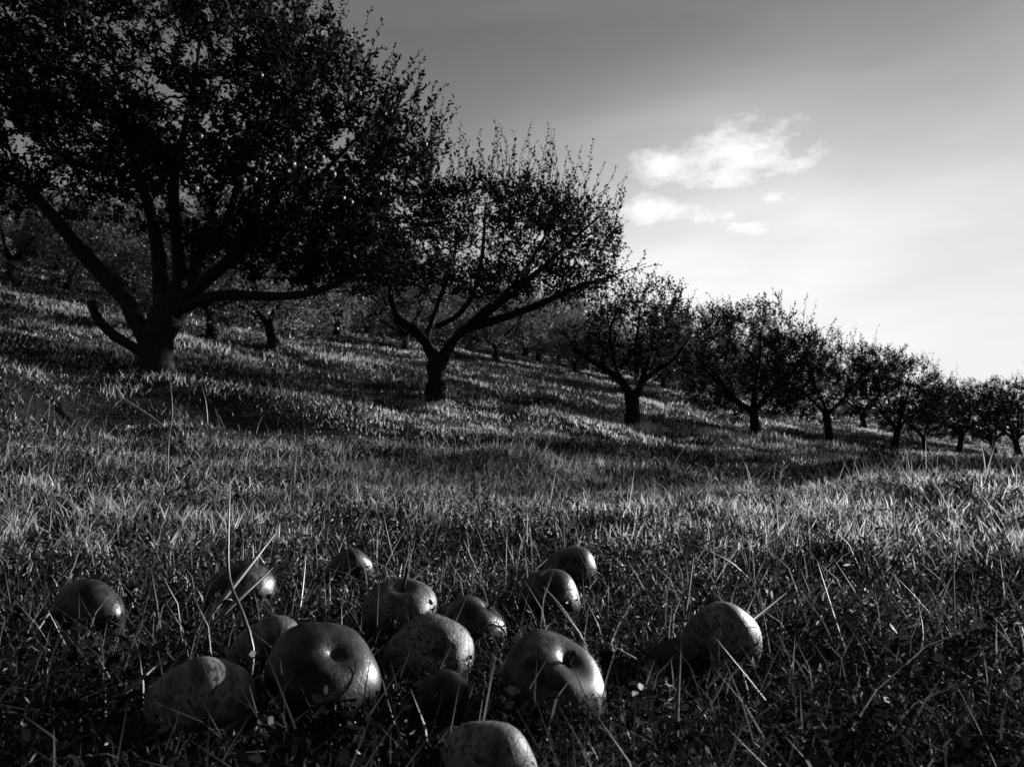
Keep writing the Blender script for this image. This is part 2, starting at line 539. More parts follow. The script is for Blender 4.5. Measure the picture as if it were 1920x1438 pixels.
def grow_tree(trunk, limbs, ells, rg, n_targets, leaf, n_twigs, sprouts=(), step=.14, tip=.0035, min_attach=.5,
              twig_len=(.12, .34), leaf_gap=.032, leaf_sides=6, leaf_mat=None, tone=(.1, .9), bark_sides=(10, 5, 3), floor=None, lean=(0, 0, 0),
              clump=1.0, no_grow=()):
    """returns dict of meshes: trunk, limbs (list), branches, crown. Coordinates are local to the base."""
    sk = Skeleton()
    tp = smooth_path(trunk, step * .6)
    sk.chain(tp)
    n_trunk = len(sk.P)
    limb_pts = []
    blocked = []
    for L in limbs:
        lp = smooth_path(L, step)
        limb_pts.append(lp)
        A = np.array(sk.P)
        near = int(np.argmin(((A - lp[0][:3]) ** 2).sum(1)))
        k0 = len(sk.P)
        sk.chain(lp, near)
        if len(limb_pts) - 1 in no_grow: blocked.append((k0, len(sk.P)))
    fixed = len(sk.P)
    T = envelope_points(ells, n_targets, rg)
    if floor is not None: T = T[T[:, 2] > floor]
    A = np.array(sk.P)
    dmin = np.array([((A - t) ** 2).sum(1).min() for t in T])
    T = T[np.argsort(dmin)]
    cap = len(A) + len(T) * 40
    B = np.zeros((cap, 3)); B[:len(A)] = A
    nB = len(A)
    allowed = np.zeros(cap, dtype=bool)
    allowed[n_trunk:nB] = True
    for k0, k1 in blocked: allowed[k0:k1] = False
    if not limbs: allowed[n_trunk // 2:n_trunk] = True
    zs = B[:nB, 2]
    tips = []
    branches = []
    ctr = np.array([np.mean([e[0] for e in ells]), np.mean([e[1] for e in ells]), np.min([e[2] - e[5] for e in ells])])
    for t in T:
        dv = B[:nB] - t
        dd = np.sqrt((dv ** 2).sum(1)) + np.maximum(0, B[:nB, 2] - t[2]) * .7 + (~allowed[:nB]) * 50
        k = int(np.argmin(dd))
        s = B[k]
        dist = np.linalg.norm(t - s)
        m = max(2, int(dist / step))
        out = s - B[sk.par[k]] if sk.par[k] >= 0 else np.array([0, 0, 1.])
        out = out / max(np.linalg.norm(out), 1e-6)
        c1 = s + out * dist * .3 + rg.normal(size=3) * dist * .12
        c2 = t - (t - ctr) / max(np.linalg.norm(t - ctr), 1e-6) * dist * .25 + rg.normal(size=3) * dist * .08
        idx = [k]
        for q in range(1, m + 1):
            u = q / m
            p = (1 - u) ** 3 * s + 3 * (1 - u) ** 2 * u * c1 + 3 * (1 - u) * u * u * c2 + u ** 3 * t
            p = p + rg.normal(size=3) * .012
            sk.P.append(p); sk.par.append(idx[-1]); sk.rad.append(0.0)
            B[nB] = p; allowed[nB] = True
            idx.append(nB); nB += 1
        branches.append(idx)
        tips.append(idx[-1])
    # pipe model
    N = len(sk.P)
    acc = np.zeros(N)
    child = np.zeros(N, dtype=int)
    for k in range(N): 
        if sk.par[k] >= 0: child[sk.par[k]] += 1
    ex = 2.25
    for k in range(N - 1, -1, -1):
        if child[k] == 0: acc[k] = max(acc[k], tip ** ex)
        if sk.par[k] >= 0: acc[sk.par[k]] += acc[k]
    rad = acc ** (1 / ex)
    out = {}
    V, F = [], []
    rr = tp[:, 3].copy()
    rr *= 1 + .06 * np.sin(np.arange(len(rr)) * 1.7)
    tube(V, F, tp[:, :3], rr, bark_sides[0] + 2)
    if bark_sides[0] >= 10:      # knobbly bark outline
        V = [Vector((v.x + (vn - .5) * .03, v.y + (vn2 - .5) * .03, v.z)) for v, vn, vn2 in
             zip(V, rg.random(len(V)), rg.random(len(V)))]
    out['trunk'] = (V, F)
    out['limbs'] = []
    for lp in limb_pts:
        V, F = [], []
        tube(V, F, lp[:, :3], lp[:, 3] * (1 + .07 * np.sin(np.arange(len(lp)) * 2.3)), bark_sides[0])
        out['limbs'].append((V, F))
    V, F = [], []
    for idx in branches:
        pts = [sk.P[i] for i in idx]
        ra = [min(rad[i] if i >= fixed else sk.rad[i], rad[idx[1]] * 1.15) for i in idx]
        tube(V, F, pts, ra, bark_sides[1] if ra[0] > .012 else bark_sides[2], cap=False)
    # twigs with leaves: at the ends and along the outer branches
    ends = []
    for idx in branches:
        m = len(idx)
        for q in range(1, m):
            if rad[idx[q]] < .011:
                ends.append(idx[q])
    ends = np.array(ends)
    ch = rg.choice(ends, n_twigs)
    P0 = np.array(sk.P)
    s = P0[ch]
    par = P0[np.array(sk.par)[ch]]
    along = unit(s - par)
    outd = unit(s - ctr)
    d = unit(along * .6 + outd * .55 + rg.normal(size=(n_twigs, 3)) * .55 + np.array([0, 0, .28]))
    ln = rg.uniform(twig_len[0], twig_len[1], n_twigs)
    S = [s]; D = [d]; LN = [ln]; SPR = [np.zeros(n_twigs)]
    if len(sprouts):
        sp = np.array(sprouts)            # x y z dx dy dz length
        S.append(sp[:, :3]); D.append(unit(sp[:, 3:6])); LN.append(sp[:, 6]); SPR.append(np.ones(len(sp)))
    S = np.vstack(S); D = np.vstack(D); LN = np.concatenate(LN); SPR = np.concatenate(SPR)
    bendv = rg.normal(size=S.shape) * .12
    for k in range(len(S)):
        if LN[k] < .1: continue
        e = S[k] + D[k] * LN[k] + bendv[k] * LN[k]
        r0 = .0026 if not SPR[k] else .0055
        if SPR[k]:
            mid = S[k] + D[k] * LN[k] * .5
            tube(V, F, [S[k], mid, e], [r0, r0 * .7, r0 * .3], 4, cap=False)
        else:
            tube(V, F, [S[k], e], [r0, r0 * .4], 3, cap=False)
    out['branches'] = (V, F)
    cnt = np.maximum(2, (LN / leaf_gap).astype(int))
    ii = np.repeat(np.arange(len(S)), cnt)
    kk = np.concatenate([np.arange(c) for c in cnt])
    u = (kk + .6) / cnt[ii]
    pos = S[ii] + D[ii] * (LN[ii] * u)[:, None] + bendv[ii] * (LN[ii] * u * u)[:, None]
    q = rg.normal(size=(len(ii), 3))
    perp = unit(q - D[ii] * (q * D[ii]).sum(1, keepdims=True))
    ld = D[ii] * .75 + perp * rg.uniform(.5, 1.1, (len(ii), 1)) + np.array([0, 0, -.12])
    size = leaf * rg.uniform(.6, 1.15, len(ii)) * np.where(u > .85, .75, 1.0)
    tn = rg.uniform(tone[0], tone[1], len(ii))
    out['crown_data'] = (pos, ld, size, tn)
    out['leaf_sides'] = leaf_sides
    out['leaf_mat'] = leaf_mat or M_LEAF
    return out


def tree_object(name, loc, g, rg, label, group, rz=0.0, s=1.0, with_limbs=True):
    root = empty(name, loc, rz, s)
    tag(root, label, 'tree', group)
    meshes = {}
    meshes['trunk'] = mesh_py('trunk', *g['trunk'], M_BARK)
    meshes['limb'] = [mesh_py('limb', V, F, M_BARK) for V, F in g['limbs']]
    meshes['branches'] = mesh_py('branches', *g['branches'], M_TWIG)
    pos, ld, size, tn = g['crown_data']
    meshes['crown'] = leaf_mesh('crown', pos, ld, size, tn, g['leaf_mat'], rg, g['leaf_sides'])
    place_parts(root, meshes)
    return root, meshes


def place_parts(root, meshes):
    obj('trunk', meshes['trunk'], root)
    for m in meshes['limb']: obj('limb', m, root)
    obj('branches', meshes['branches'], root)
    obj('crown', meshes['crown'], root)


def tree_copy(name, meshes, loc, rz, s, label, group):
    root = empty(name, loc, rz, s)
    tag(root, label, 'tree', group)
    place_parts(root, meshes)
    return root


def limb_px(base, pts):
    """(px, py, depth offset, radius m) -> local points"""
    return [tuple((at(px, py, base.y + dy) - base)) + (r,) for px, py, dy, r in pts]


ROW = 'apple trees in the front row'

# --- the big tree at the left
b1 = ground_at(292, 692)
print('tree1 base', b1)


def ell(base, px, py, dy, rpx, ry, rpz, w=1.0):
    c = at(px, py, base.y + dy) - base
    k = (base.y + dy) / FPX
    return (c.x, c.y, c.z, rpx * k, ry, rpz * k, w)


def sprouts_px(base, lst):
    """(px0, py0, px1, py1, dy) upright leafy shoots"""
    o = []
    for a0, a1, c0, c1, dy in lst:
        p = at(a0, a1, base.y + dy) - base; q = at(c0, c1, base.y + dy) - base
        v = q - p
        o.append((p.x, p.y, p.z, v.x, v.y, v.z, v.length))
    return o


trunk1 = limb_px(b1, [(290, 725, 0, .34), (291, 700, 0, .245), (293, 660, 0, .19), (300, 620, 0, .185), (318, 585, 0, .20), (325, 560, 0, .17)])
limbs1 = [limb_px(b1, q) for q in [
    [(285, 655, 0, .11), (255, 600, .05, .105), (232, 555, .1, .10), (190, 512, .1, .10), (140, 455, .0, .085), (90, 395, -.1, .07), (40, 345, -.2, .05), (-40, 318, -.3, .035)],
    [(285, 672, -.05, .07), (240, 645, -.15, .06), (205, 622, -.2, .056), (180, 592, -.22, .05), (170, 566, -.22, .045)],
    [(312, 600, 0, .13), (302, 540, .1, .10), (296, 470, .3, .085), (280, 390, .5, .07), (250, 300, .8, .05), (215, 190, 1.0, .03)],
    [(322, 580, 0, .12), (338, 520, -.1, .09), (332, 440, -.3, .075), (325, 350, -.6, .06), (345, 250, -.9, .04), (370, 130, -1.1, .025)],
    [(325, 585, 0, .14), (350, 540, .2, .11), (375, 490, .5, .08), (415, 440, .9, .06), (450, 330, 1.3, .045), (470, 200, 1.6, .025)],
    [(330, 590, 0, .12), (365, 545, -.1, .09), (415, 502, -.2, .07), (470, 455, -.3, .06), (530, 410, -.5, .045), (600, 330, -.6, .03), (690, 240, -.6, .018)],
    [(335, 580, 0, .09), (385, 560, -.2, .07), (440, 553, -.4, .06), (520, 556, -.6, .05), (600, 545, -.8, .038), (680, 510, -.9, .025)],
]]
ells1 = [ell(b1, 300, 140, 0, 400, 2.3, 250), ell(b1, 40, 230, 0, 260, 1.8, 190), ell(b1, 560, 260, -.3, 230, 1.7, 210),
         ell(b1, 600, 440, -.4, 160, 1.3, 105, 2.0), ell(b1, 430, 390, 0, 230, 1.6, 110, 1.3), ell(b1, 690, 300, -.3, 110, .9, 120, 1.6),
         ell(b1, 330, -120, 0, 300, 1.9, 200, .8), ell(b1, 700, 480, -.5, 85, .7, 75, 2.0), ell(b1, 80, 120, -.6, 200, 1.2, 150), ell(b1, 500, 475, -.3, 150, 1.0, 55, 1.6), ell(b1, 110, 360, .2, 140, 1.1, 60, 1.3)]
def top_sprouts(base, spans, n, rg, l0=45, l1=95, dx=6):
    lst = []
    for k in range(n):
        x0, y0, x1, y1, dyr = spans[rg.integers(0, len(spans))]
        u = rg.uniform(0, 1)
        px, py = x0 + (x1 - x0) * u, y0 + (y1 - y0) * u
        lst.append((px, py, px + rg.normal() * 14 + dx, py - rg.uniform(l0, l1), rg.uniform(-dyr, dyr)))
    return sprouts_px(base, lst)


spr1 = top_sprouts(b1, [(420, 60, 600, 140, .8), (600, 140, 760, 260, .8), (760, 260, 800, 360, .6)], 60, np.random.default_rng(8), 70, 150, 32) + sprouts_px(b1, [(560, 160, 545, 30, -.6), (500, 100, 512, -20, -.9), (620, 190, 600, 95, -.8), (740, 330, 800, 270, -.9), (640, 150, 728, 38, -.4), (690, 180, 752, 88, -.5), (735, 215, 806, 152, -.4), (755, 245, 838, 190, -.3), (600, 120, 602, 62, -.2),
                       (540, 90, 520, 0, -.3), (530, 110, 540, 20, -.2), (470, 60, 482, -40, -.5), (560, 130, 575, 75, -.2), (770, 300, 822, 265, -.2),
                       (430, 40, 440, -40, -.6), (400, 50, 392, -30, -.5), (660, 220, 735, 130, -.2), (790, 345, 828, 290, -.2), (700, 255, 770, 170, -.6)])
rg = np.random.default_rng(11)
g1 = grow_tree(trunk1, limbs1, ells1, rg, 1900, .068, 15500, spr1, no_grow=(1,), twig_len=(.10, .30), leaf_gap=.028, leaf_sides=6)
# leaves make room for the hanging fruit
HANG_PX = [(353, 269), (371, 256), (424, 277), (492, 306), (519, 293), (546, 308), (567, 314), (600, 295), (622, 327), (453, 337), (475, 337), (363, 353),
           (106, 174), (268, 222), (487, 141), (709, 363), (654, 379), (640, 372), (794, 271), (110, 300)]
rgh = np.random.default_rng(3)
HANG_POS = [at(px, py, b1.y - (rgh.uniform(2.2, 2.5) if px < 640 else rgh.uniform(1.6, 1.8))) for px, py in HANG_PX]
cd = g1['crown_data']
keep = np.ones(len(cd[0]), dtype=bool)
for p in HANG_POS:
    q = np.array(p - b1)
    keep &= ((cd[0] + cd[1] * .03 - q) ** 2).sum(1) > .085 ** 2
g1['crown_data'] = tuple(a[keep] for a in cd)
t1, _ = tree_object('apple_tree', b1, g1, rg, 'largest, nearest apple tree with a thick forked trunk and a broken low stub', ROW)
print('t1 leaves', len(g1['crown_data'][0]))

# --- second tree
b2 = ground_at(817, 752)
print('tree2 base', b2)
trunk2 = limb_px(b2, [(817, 775, 0, .28), (817, 756, 0, .19), (819, 715, 0, .15), (818, 690, 0, .15), (822, 668, 0, .15)])
limbs2 = [[p_[:3] + (p_[3] * .8,) for p_ in limb_px(b2, q)] for q in [
    [(818, 680, 0, .13), (800, 645, .0, .11), (775, 618, 0, .10), (748, 600, 0, .08), (737, 572, .1, .06), (728, 525, .2, .045), (715, 460, .3, .03)],
    [(798, 638, 0, .07), (815, 590, .3, .055), (830, 545, .5, .05), (850, 490, .7, .035), (860, 420, .8, .025)],
    [(826, 680, 0, .13), (850, 640, 0, .11), (880, 615, 0, .10), (940, 597, -.2, .08), (1010, 572, -.4, .065), (1080, 540, -.6, .045), (1150, 517, -.7, .016), (1212, 494, -.7, .006)],
    [(870, 622, 0, .08), (905, 585, .2, .07), (945, 555, .4, .06), (985, 505, .7, .045), (1030, 430, .9, .03), (1060, 380, 1.0, .02)],
    [(820, 612, .1, .06), (860, 590, -.4, .05), (890, 545, -.8, .045), (905, 470, -1.2, .035), (910, 390, -1.4, .02)],
    [(880, 615, 0, .07), (950, 560, -.5, .055), (1020, 500, -.9, .045), (1085, 440, -1.1, .03), (1130, 400, -1.2, .018)],
]]
ells2 = [ell(b2, 910, 450, 0, 200, 2.0, 110), ell(b2, 760, 440, 0, 150, 1.7, 100), ell(b2, 1040, 470, 0, 130, 1.6, 105), ell(b2, 900, 400, 0, 130, 1.3, 60),
         ell(b2, 700, 500, .2, 90, 1.2, 70), ell(b2, 1080, 520, -.3, 90, 1.1, 50), ell(b2, 1010, 405, 0, 100, 1.2, 60), ell(b2, 1110, 440, 0, 60, .9, 55), ell(b2, 1000, 545, .3, 140, 1.2, 42), ell(b2, 740, 530, -.2, 100, 1.1, 50), ell(b2, 890, 530, -.6, 110, .8, 40)]
spr2 = top_sprouts(b2, [(780, 370, 1000, 350, 1.0), (1000, 370, 1150, 440, .8)], 58, np.random.default_rng(4), 60, 130) + sprouts_px(b2, [(1130, 524, 1150, 480, -.7), (1160, 514, 1185, 470, -.7), (1185, 505, 1240, 520, -.7), (1195, 500, 1215, 470, -.7), (1100, 535, 1120, 570, -.7), (1060, 545, 1100, 590, -.5), (905, 350, 908, 258, 0), (880, 350, 886, 285, -.3), (920, 360, 926, 290, .2), (1000, 370, 970, 282, 0), (1003, 380, 1015, 275, -.2),
                       (1070, 410, 1078, 335, 0), (1110, 440, 1142, 348, 0), (1120, 450, 1165, 400, -.2), (1140, 520, 1222, 494, -.7), (960, 370, 962, 315, 0),
                       (1040, 390, 1030, 325, .3), (840, 360, 846, 315, 0), (1150, 470, 1168, 435, 0)])
rg = np.random.default_rng(12)
g2 = grow_tree(trunk2, limbs2, ells2, rg, 1000, .074, 5400, spr2, twig_len=(.12, .34), leaf_gap=.038, leaf_sides=4)
t2, _ = tree_object('apple_tree', b2, g2, rg, 'open-crowned apple tree with Y-shaped fork, second along the front row from the biggest tree', ROW)
print('t2 leaves', len(g2['crown_data'][0]))

# --- third tree
b3 = ground_at(1183, 802)
print('tree3 base', b3)
trunk3 = limb_px(b3, [(1184, 815, 0, .27), (1184, 803, 0, .19), (1186, 770, 0, .15), (1184, 745, 0, .15), (1180, 735, 0, .14)])
limbs3 = [[p_[:3] + (p_[3] * .75,) for p_ in limb_px(b3, q)] for q in [
    [(1184, 745, 0, .12), (1165, 715, 0, .11), (1135, 692, 0, .09), (1105, 674, 0, .07), (1080, 655, 0, .045), (1065, 630, .1, .03)],
    [(1170, 722, 0, .09), (1160, 695, .3, .08), (1185, 665, .5, .07), (1196, 620, .7, .05), (1200, 575, .9, .03)],
    [(1187, 752, 0, .11), (1200, 725, 0, .10), (1212, 690, 0, .08), (1225, 655, .2, .06), (1250, 610, .3, .04), (1262, 570, .3, .025)],
    [(1205, 715, 0, .07), (1230, 695, -.4, .06), (1262, 675, -.8, .05), (1290, 640, -1.0, .03)],
    [(1165, 712, 0, .07), (1150, 670, -.5, .06), (1145, 620, -.9, .04), (1160, 575, -1.1, .025)],
]]
ells3 = [ell(b3, 1190, 620, 0, 110, 1.7, 70), ell(b3, 1110, 640, 0, 60, 1.1, 45), ell(b3, 1260, 630, 0, 65, 1.2, 60), ell(b3, 1215, 570, 0, 75, 1.2, 40),
         ell(b3, 1160, 570, 0, 50, 1.0, 35), ell(b3, 1190, 665, -.3, 120, 1.4, 35, .8)]
spr3 = top_sprouts(b3, [(1090, 610, 1200, 550, .8), (1200, 550, 1290, 600, .8)], 22, np.random.default_rng(6), 35, 70, 3) + sprouts_px(b3, [(1238, 560, 1240, 500, 0), (1240, 560, 1218, 505, 0), (1262, 580, 1272, 535, 0), (1205, 565, 1212, 525, .5), (1130, 590, 1122, 550, 0), (1285, 600, 1292, 555, .4), (1190, 550, 1185, 515, 0), (1150, 555, 1160, 525, 0), (1290, 600, 1312, 570, 0)])
rg = np.random.default_rng(13)
g3 = grow_tree(trunk3, limbs3, ells3, rg, 440, .080, 1500, spr3, twig_len=(.12, .36), leaf_gap=.044, leaf_sides=4, bark_sides=(8, 4, 3))
t3, _ = tree_object('apple_tree', b3, g3, rg, 'apple tree third in the front row, low left limb, sky bright behind its crown', ROW)


# --- generic apple trees (open-centre), a few shapes shared by the rest
def generic_tree(seed, height=3.9, spread=2.75, fork=.85, n_limbs=4, n_targets=440, n_twigs=4000, leaf=.098, gap=.055, lean=.1, leaf_mat=None, n_sprouts=34, low=.64):
    rg = np.random.default_rng(seed)
    lx, ly = rg.normal(size=2) * lean
    trunk = [(0, 0, -.15, .28), (0, 0, .05, .19), (lx * .5, ly * .5, fork * .5, .145), (lx, ly, fork, .15), (lx * 1.1, ly * 1.1, fork + .08, .13)]
    limbs = []
    for k in range(n_limbs):
        a = 2 * math.pi * (k + rg.uniform(-.25, .25)) / n_limbs + seed
        r = spread * rg.uniform(.6, .85)
        h = height * rg.uniform(.62, .85)
        c, s = math.cos(a), math.sin(a)
        limbs.append([(lx, ly, fork - .06, .09), (lx + c * r * .22 + rg.normal() * .08, ly + s * r * .22 + rg.normal() * .08, fork + .38, .07), (lx + c * r * .55, ly + s * r * .55, fork + (h - fork) * .45 + rg.normal() * .1, .05),
                      (lx + c * r * .8, ly + s * r * .8, fork + (h - fork) * .75, .04), (lx + c * r, ly + s * r, h, .02)])
    cz = (height + fork) / 2 - .15
    ells = [(lx, ly, cz, spread * .95, spread * .95, (height - fork) * low)]
    for k in range(4):
        a = rg.uniform(0, 6.28); q = spread * rg.uniform(.4, .7)
        ells.append((lx + math.cos(a) * q, ly + math.sin(a) * q, cz + rg.uniform(-.5, .35), spread * .55, spread * .55, (height - fork) * .33))
    spr = []
    for k in range(n_sprouts):
        a = rg.uniform(0, 6.28); q = spread * .9 * math.sqrt(rg.uniform(0, 1))
        z = cz + (height - fork) * .48 * math.sqrt(max(.05, 1 - (q / spread) ** 2))
        spr.append((lx + math.cos(a) * q, ly + math.sin(a) * q, z - .25, rg.normal() * .12 + math.cos(a) * q * .1, rg.normal() * .12 + math.sin(a) * q * .1, 1, rg.uniform(.5, 1.05)))
    return grow_tree(trunk, limbs, ells, rg, n_targets, leaf, n_twigs, spr, step=.18, twig_len=(.14, .4), leaf_gap=gap, leaf_sides=4,
                     bark_sides=(7, 4, 3), leaf_mat=leaf_mat, tip=.004), rg


def var_meshes(g, rg):
    m = {'trunk': mesh_py('trunk', *g['trunk'], M_BARK), 'limb': [mesh_py('limb', V, F, M_BARK) for V, F in g['limbs']],
         'branches': mesh_py('branches', *g['branches'], M_TWIG)}
    pos, ld, size, tn = g['crown_data']
    m['crown'] = leaf_mesh('crown', pos, ld, size, tn, g['leaf_mat'], rg, g['leaf_sides'])
    return m


VAR = [var_meshes(*generic_tree(21, n_sprouts=26)), var_meshes(*generic_tree(22, fork=.75, n_limbs=5, spread=2.6, n_sprouts=40)), var_meshes(*generic_tree(23, fork=1.0, n_limbs=3, lean=.2)),
       var_meshes(*generic_tree(24, fork=.7, n_limbs=4, spread=2.8, height=3.6, low=.6))]
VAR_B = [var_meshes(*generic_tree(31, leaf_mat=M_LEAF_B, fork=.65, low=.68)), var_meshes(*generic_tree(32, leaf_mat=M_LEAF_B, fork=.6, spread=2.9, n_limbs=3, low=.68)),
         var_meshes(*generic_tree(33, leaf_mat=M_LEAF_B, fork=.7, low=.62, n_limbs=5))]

front = [  # base px, py, top py, variant, rotation, label
    (1418, 816, 570, 1, .6, 'apple tree with tight V-shaped trunk and upright shoots, fourth in the front row'),
    (1556, 826, 628, 2, 2.2, 'leaning slim-trunked apple tree just right of the one with upright shoots'),
    (1677, 838, 672, 0, 3.9, 'round apple tree sixth in the front row, thin bare twigs on top'),
    (1735, 844, 708, 3, 1.0, 'small apple tree seventh in the front row with trunk leaning left'),
    (1798, 848, 716, 2, 5.1, 'pale-leaved small apple tree eighth in the front row'),
    (1866, 850, 722, 1, 4.0, 'small dark apple tree last but one in the front row'),
    (1910, 856, 715, 0, 2.0, 'apple tree at the right edge of the photo, last of the front row'),
]
for px, py, top, v, rz, lab in front:
    b = ground_at(px, py)
    h = (py - top) * b.y / FPX
    s = h / 3.95
    print('front', px, b, 'h', round(h, 2))
    o = tree_copy('apple_tree', VAR[v], b, rz, s, lab, ROW)
    o.rotation_euler = (random.uniform(-.1, .1), random.uniform(-.1, .1), rz)
    o.scale = (s * random.uniform(.9, 1.2), s * random.uniform(.9, 1.2), s)

BACK = 'apple trees in the rows up the slope'
back = [
    (398, 632, 430, 0, 1.0, 'apple tree up the slope whose straight dark trunk shows right of the biggest trunk'),
    (513, 648, 430, 1, 2.6, 'apple tree up the slope with a curved leaning trunk lit along one edge'),
    (632, 630, 455, 2, .3, 'apple tree up the slope seen through the gap between the two nearest trees'),
    (945, 655, 490, 0, 4.2, 'apple tree up the slope behind the right limb of the second tree'),
    (985, 668, 520, 2, 3.1, 'apple tree up the slope with twin thin trunks behind the second tree'),
    (1100, 690, 560, 1, 5.5, 'apple tree up the slope behind the low left limb of the third tree'),
    (1345, 762, 590, 2, .9, 'low-crowned apple tree behind and left of the one with upright shoots'),
    (1300, 735, 600, 0, 2.9, 'dim apple tree on the slope between the third and fourth front trees'),
    (1480, 775, 640, 1, 1.9, 'apple tree behind the fork of the fourth front tree'),
    (1620, 800, 672, 0, .4, 'apple tree half hidden behind the fifth and sixth front trees'),
    (700, 622, 470, 0, 5.0, 'apple tree up the slope just left of the second tree'),
    (860, 646, 490, 1, .8, 'apple tree up the slope right behind the fork of the second tree'),
    (1045, 676, 520, 0, 2.2, 'apple tree up the slope below the long right limb of the second tree'),
    (1195, 708, 560, 1, 3.7, 'apple tree up the slope right behind the third tree'),
    (250, 580, 425, 1, .2, 'apple tree up the slope hidden behind the limbs of the biggest tree'),
    (130, 545, 405, 2, 2.0, 'apple tree up the slope seen under the long left limb of the biggest tree'),
    (20, 520, 400, 0, 3.3, 'pale bushy tree up the slope at the left edge'),
]
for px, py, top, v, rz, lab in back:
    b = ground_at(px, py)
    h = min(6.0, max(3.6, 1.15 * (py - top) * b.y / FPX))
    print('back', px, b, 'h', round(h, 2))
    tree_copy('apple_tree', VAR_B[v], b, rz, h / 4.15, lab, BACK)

# trees of the farther rows, too alike to tell apart
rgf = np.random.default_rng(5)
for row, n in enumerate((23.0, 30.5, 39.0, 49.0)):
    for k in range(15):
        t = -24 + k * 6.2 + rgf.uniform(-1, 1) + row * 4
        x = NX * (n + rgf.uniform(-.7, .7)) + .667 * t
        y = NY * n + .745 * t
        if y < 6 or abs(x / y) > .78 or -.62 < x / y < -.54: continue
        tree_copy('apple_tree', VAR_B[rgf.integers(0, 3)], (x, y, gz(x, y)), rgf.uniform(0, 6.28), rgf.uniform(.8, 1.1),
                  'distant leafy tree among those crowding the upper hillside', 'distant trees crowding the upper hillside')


# --- conifer behind, between second and third tree
def conifer(base, h, r, seed):
    rg = np.random.default_rng(seed)
    V, F = [], []
    tube(V, F, [(0, 0, -.2), (0, 0, h * .5), (0, 0, h)], [.16, .09, .01], 8)
    root = empty('conifer', base)
    tag(root, 'dark pointed conifer on the slope behind the right end of the second tree', 'tree')
    obj('trunk', mesh_py('trunk', V, F, M_BARK), root)
    V, F = [], []
    S, D, LN = [], [], []
    for k in range(130):
        z = h * (.12 + .86 * (k / 130))
        a = k * 2.4 + rg.uniform(-.3, .3)
        L = r * (1 - (z / h)) ** .8 * rg.uniform(.75, 1.1) + .12
        d = Vector((math.cos(a), math.sin(a), rg.uniform(-.05, .35))).normalized()
        tube(V, F, [(0, 0, z), Vector((0, 0, z)) + d * L], [.012, .003], 3, cap=False)
        for q in range(int(9 + L * 22)):
            u = rg.uniform(.15, 1)
            S.append(np.array([0, 0, z]) + np.array(d) * L * u + rg.normal(size=3) * .05)
            D.append(np.array(d) + rg.normal(size=3) * .5)
    obj('branches', mesh_py('branches', V, F, M_TWIG), root)
    S = np.repeat(np.array(S), 5, 0) + rg.normal(size=(len(S) * 5, 3)) * .06
    D = np.repeat(np.array(D), 5, 0) + rg.normal(size=(len(D) * 5, 3)) * .5
    me = leaf_mesh('crown', S, D, rg.uniform(.07, .16, len(S)), rg.uniform(0, .6, len(S)), M_LEAF, rg, 4, width=.25)
    obj('crown', me, root)


bc = ground_at(1085, 672)
conifer(bc, (672 - 500) * bc.y / FPX, 45 * bc.y / FPX * 1.3, 77)

# --- the tree beyond the right edge whose shade lies over the fallen apples
g0, rg0 = generic_tree(41, height=3.9, spread=1.9, fork=1.0, n_limbs=5, n_targets=420, n_twigs=2100, leaf=.06, gap=.04)
SH = 8.3
sx, sy =   .1 + .616 * 1.9 + .788 * SH, .9 - .788 * 1.9 + .616 * SH
print('shade tree', sx, sy)
tree_object('apple_tree', (sx, sy, gz(sx, sy)), g0, rg0, 'apple tree beyond the right edge that shades the fallen apples', ROW)


# --- the next row downhill starts beyond the right edge; its long shadows cross the slope
for x, y, v, rz, lab in [(16.9, 18.3, 0, .3, 'first apple tree of the lower row beyond the right edge'), (21.2, 23.0, 1, 1.9, 'second apple tree of the lower row beyond the right edge'),
                         (26.4, 28.4, 3, 4.0, 'third apple tree of the lower row beyond the right edge')]:
    tree_copy('apple_tree', VAR[v], (x, y, gz(x, y)), rz, 1.22, lab, 'apple trees in the lower row')

# --- unseen tree added behind the camera; its crown blocks sky light from the foreground
gm, rgm = generic_tree(43, height=3.8, spread=2.3, fork=1.0, n_limbs=5, n_targets=520, n_twigs=7000, leaf=.085, gap=.05)
tree_object('apple_tree', (.3, -1.75, gz(.3, -1.75)), gm, rgm, 'unseen apple tree added behind the viewer to dim the fallen apples', ROW)


# ------------------------------------------------------------------ apples
def apple_mesh(name, r, mat, rg, segs=44, rings=40, cav=.22):
    """lobed apple with stem cavity (top) and calyx basin (bottom); centre at the origin"""
    V, F = [], []
    sq = rg.uniform(.84, .95); ph = rg.uniform(0, 6.28); taper = rg.uniform(.05, .13)
    l1, l2 = rg.normal(size=2) * .03
    for i in range(rings + 1):
        t = math.pi * i / rings
        for j in range(segs):
            a = 2 * math.pi * j / segs
            st, ct = math.sin(t), math.cos(t)
            rad = st * (1 + .10 * st)
            z = ct * sq
            if ct > 0: z -= .34 * (cav / .22) ** .8 * math.exp(-math.sqrt(st * st + .0025) / cav) + .06 * math.exp(-(st / .5) ** 2)
            else: z += .25 * math.exp(-(st / .26) ** 2)
            rad *= (1 + taper * ct)
            lobe = 1 + .03 * math.cos(5 * a + ph) * (1 - .3 * ct) + l1 * math.cos(a) + l2 * math.sin(2 * a + ph)
            z += .025 * math.cos(5 * a + ph) * (.5 - .5 * ct) + .03 * math.cos(a + ph)
            V.append(Vector((rad * lobe * math.cos(a), rad * lobe * math.sin(a), z)) * r * .90)
    for i in range(rings):
        for j in range(segs):
            j2 = (j + 1) % segs
            F.append((i * segs + j, (i + 1) * segs + j, (i + 1) * segs + j2, i * segs + j2))
    return mesh_py(name, V, F, mat)


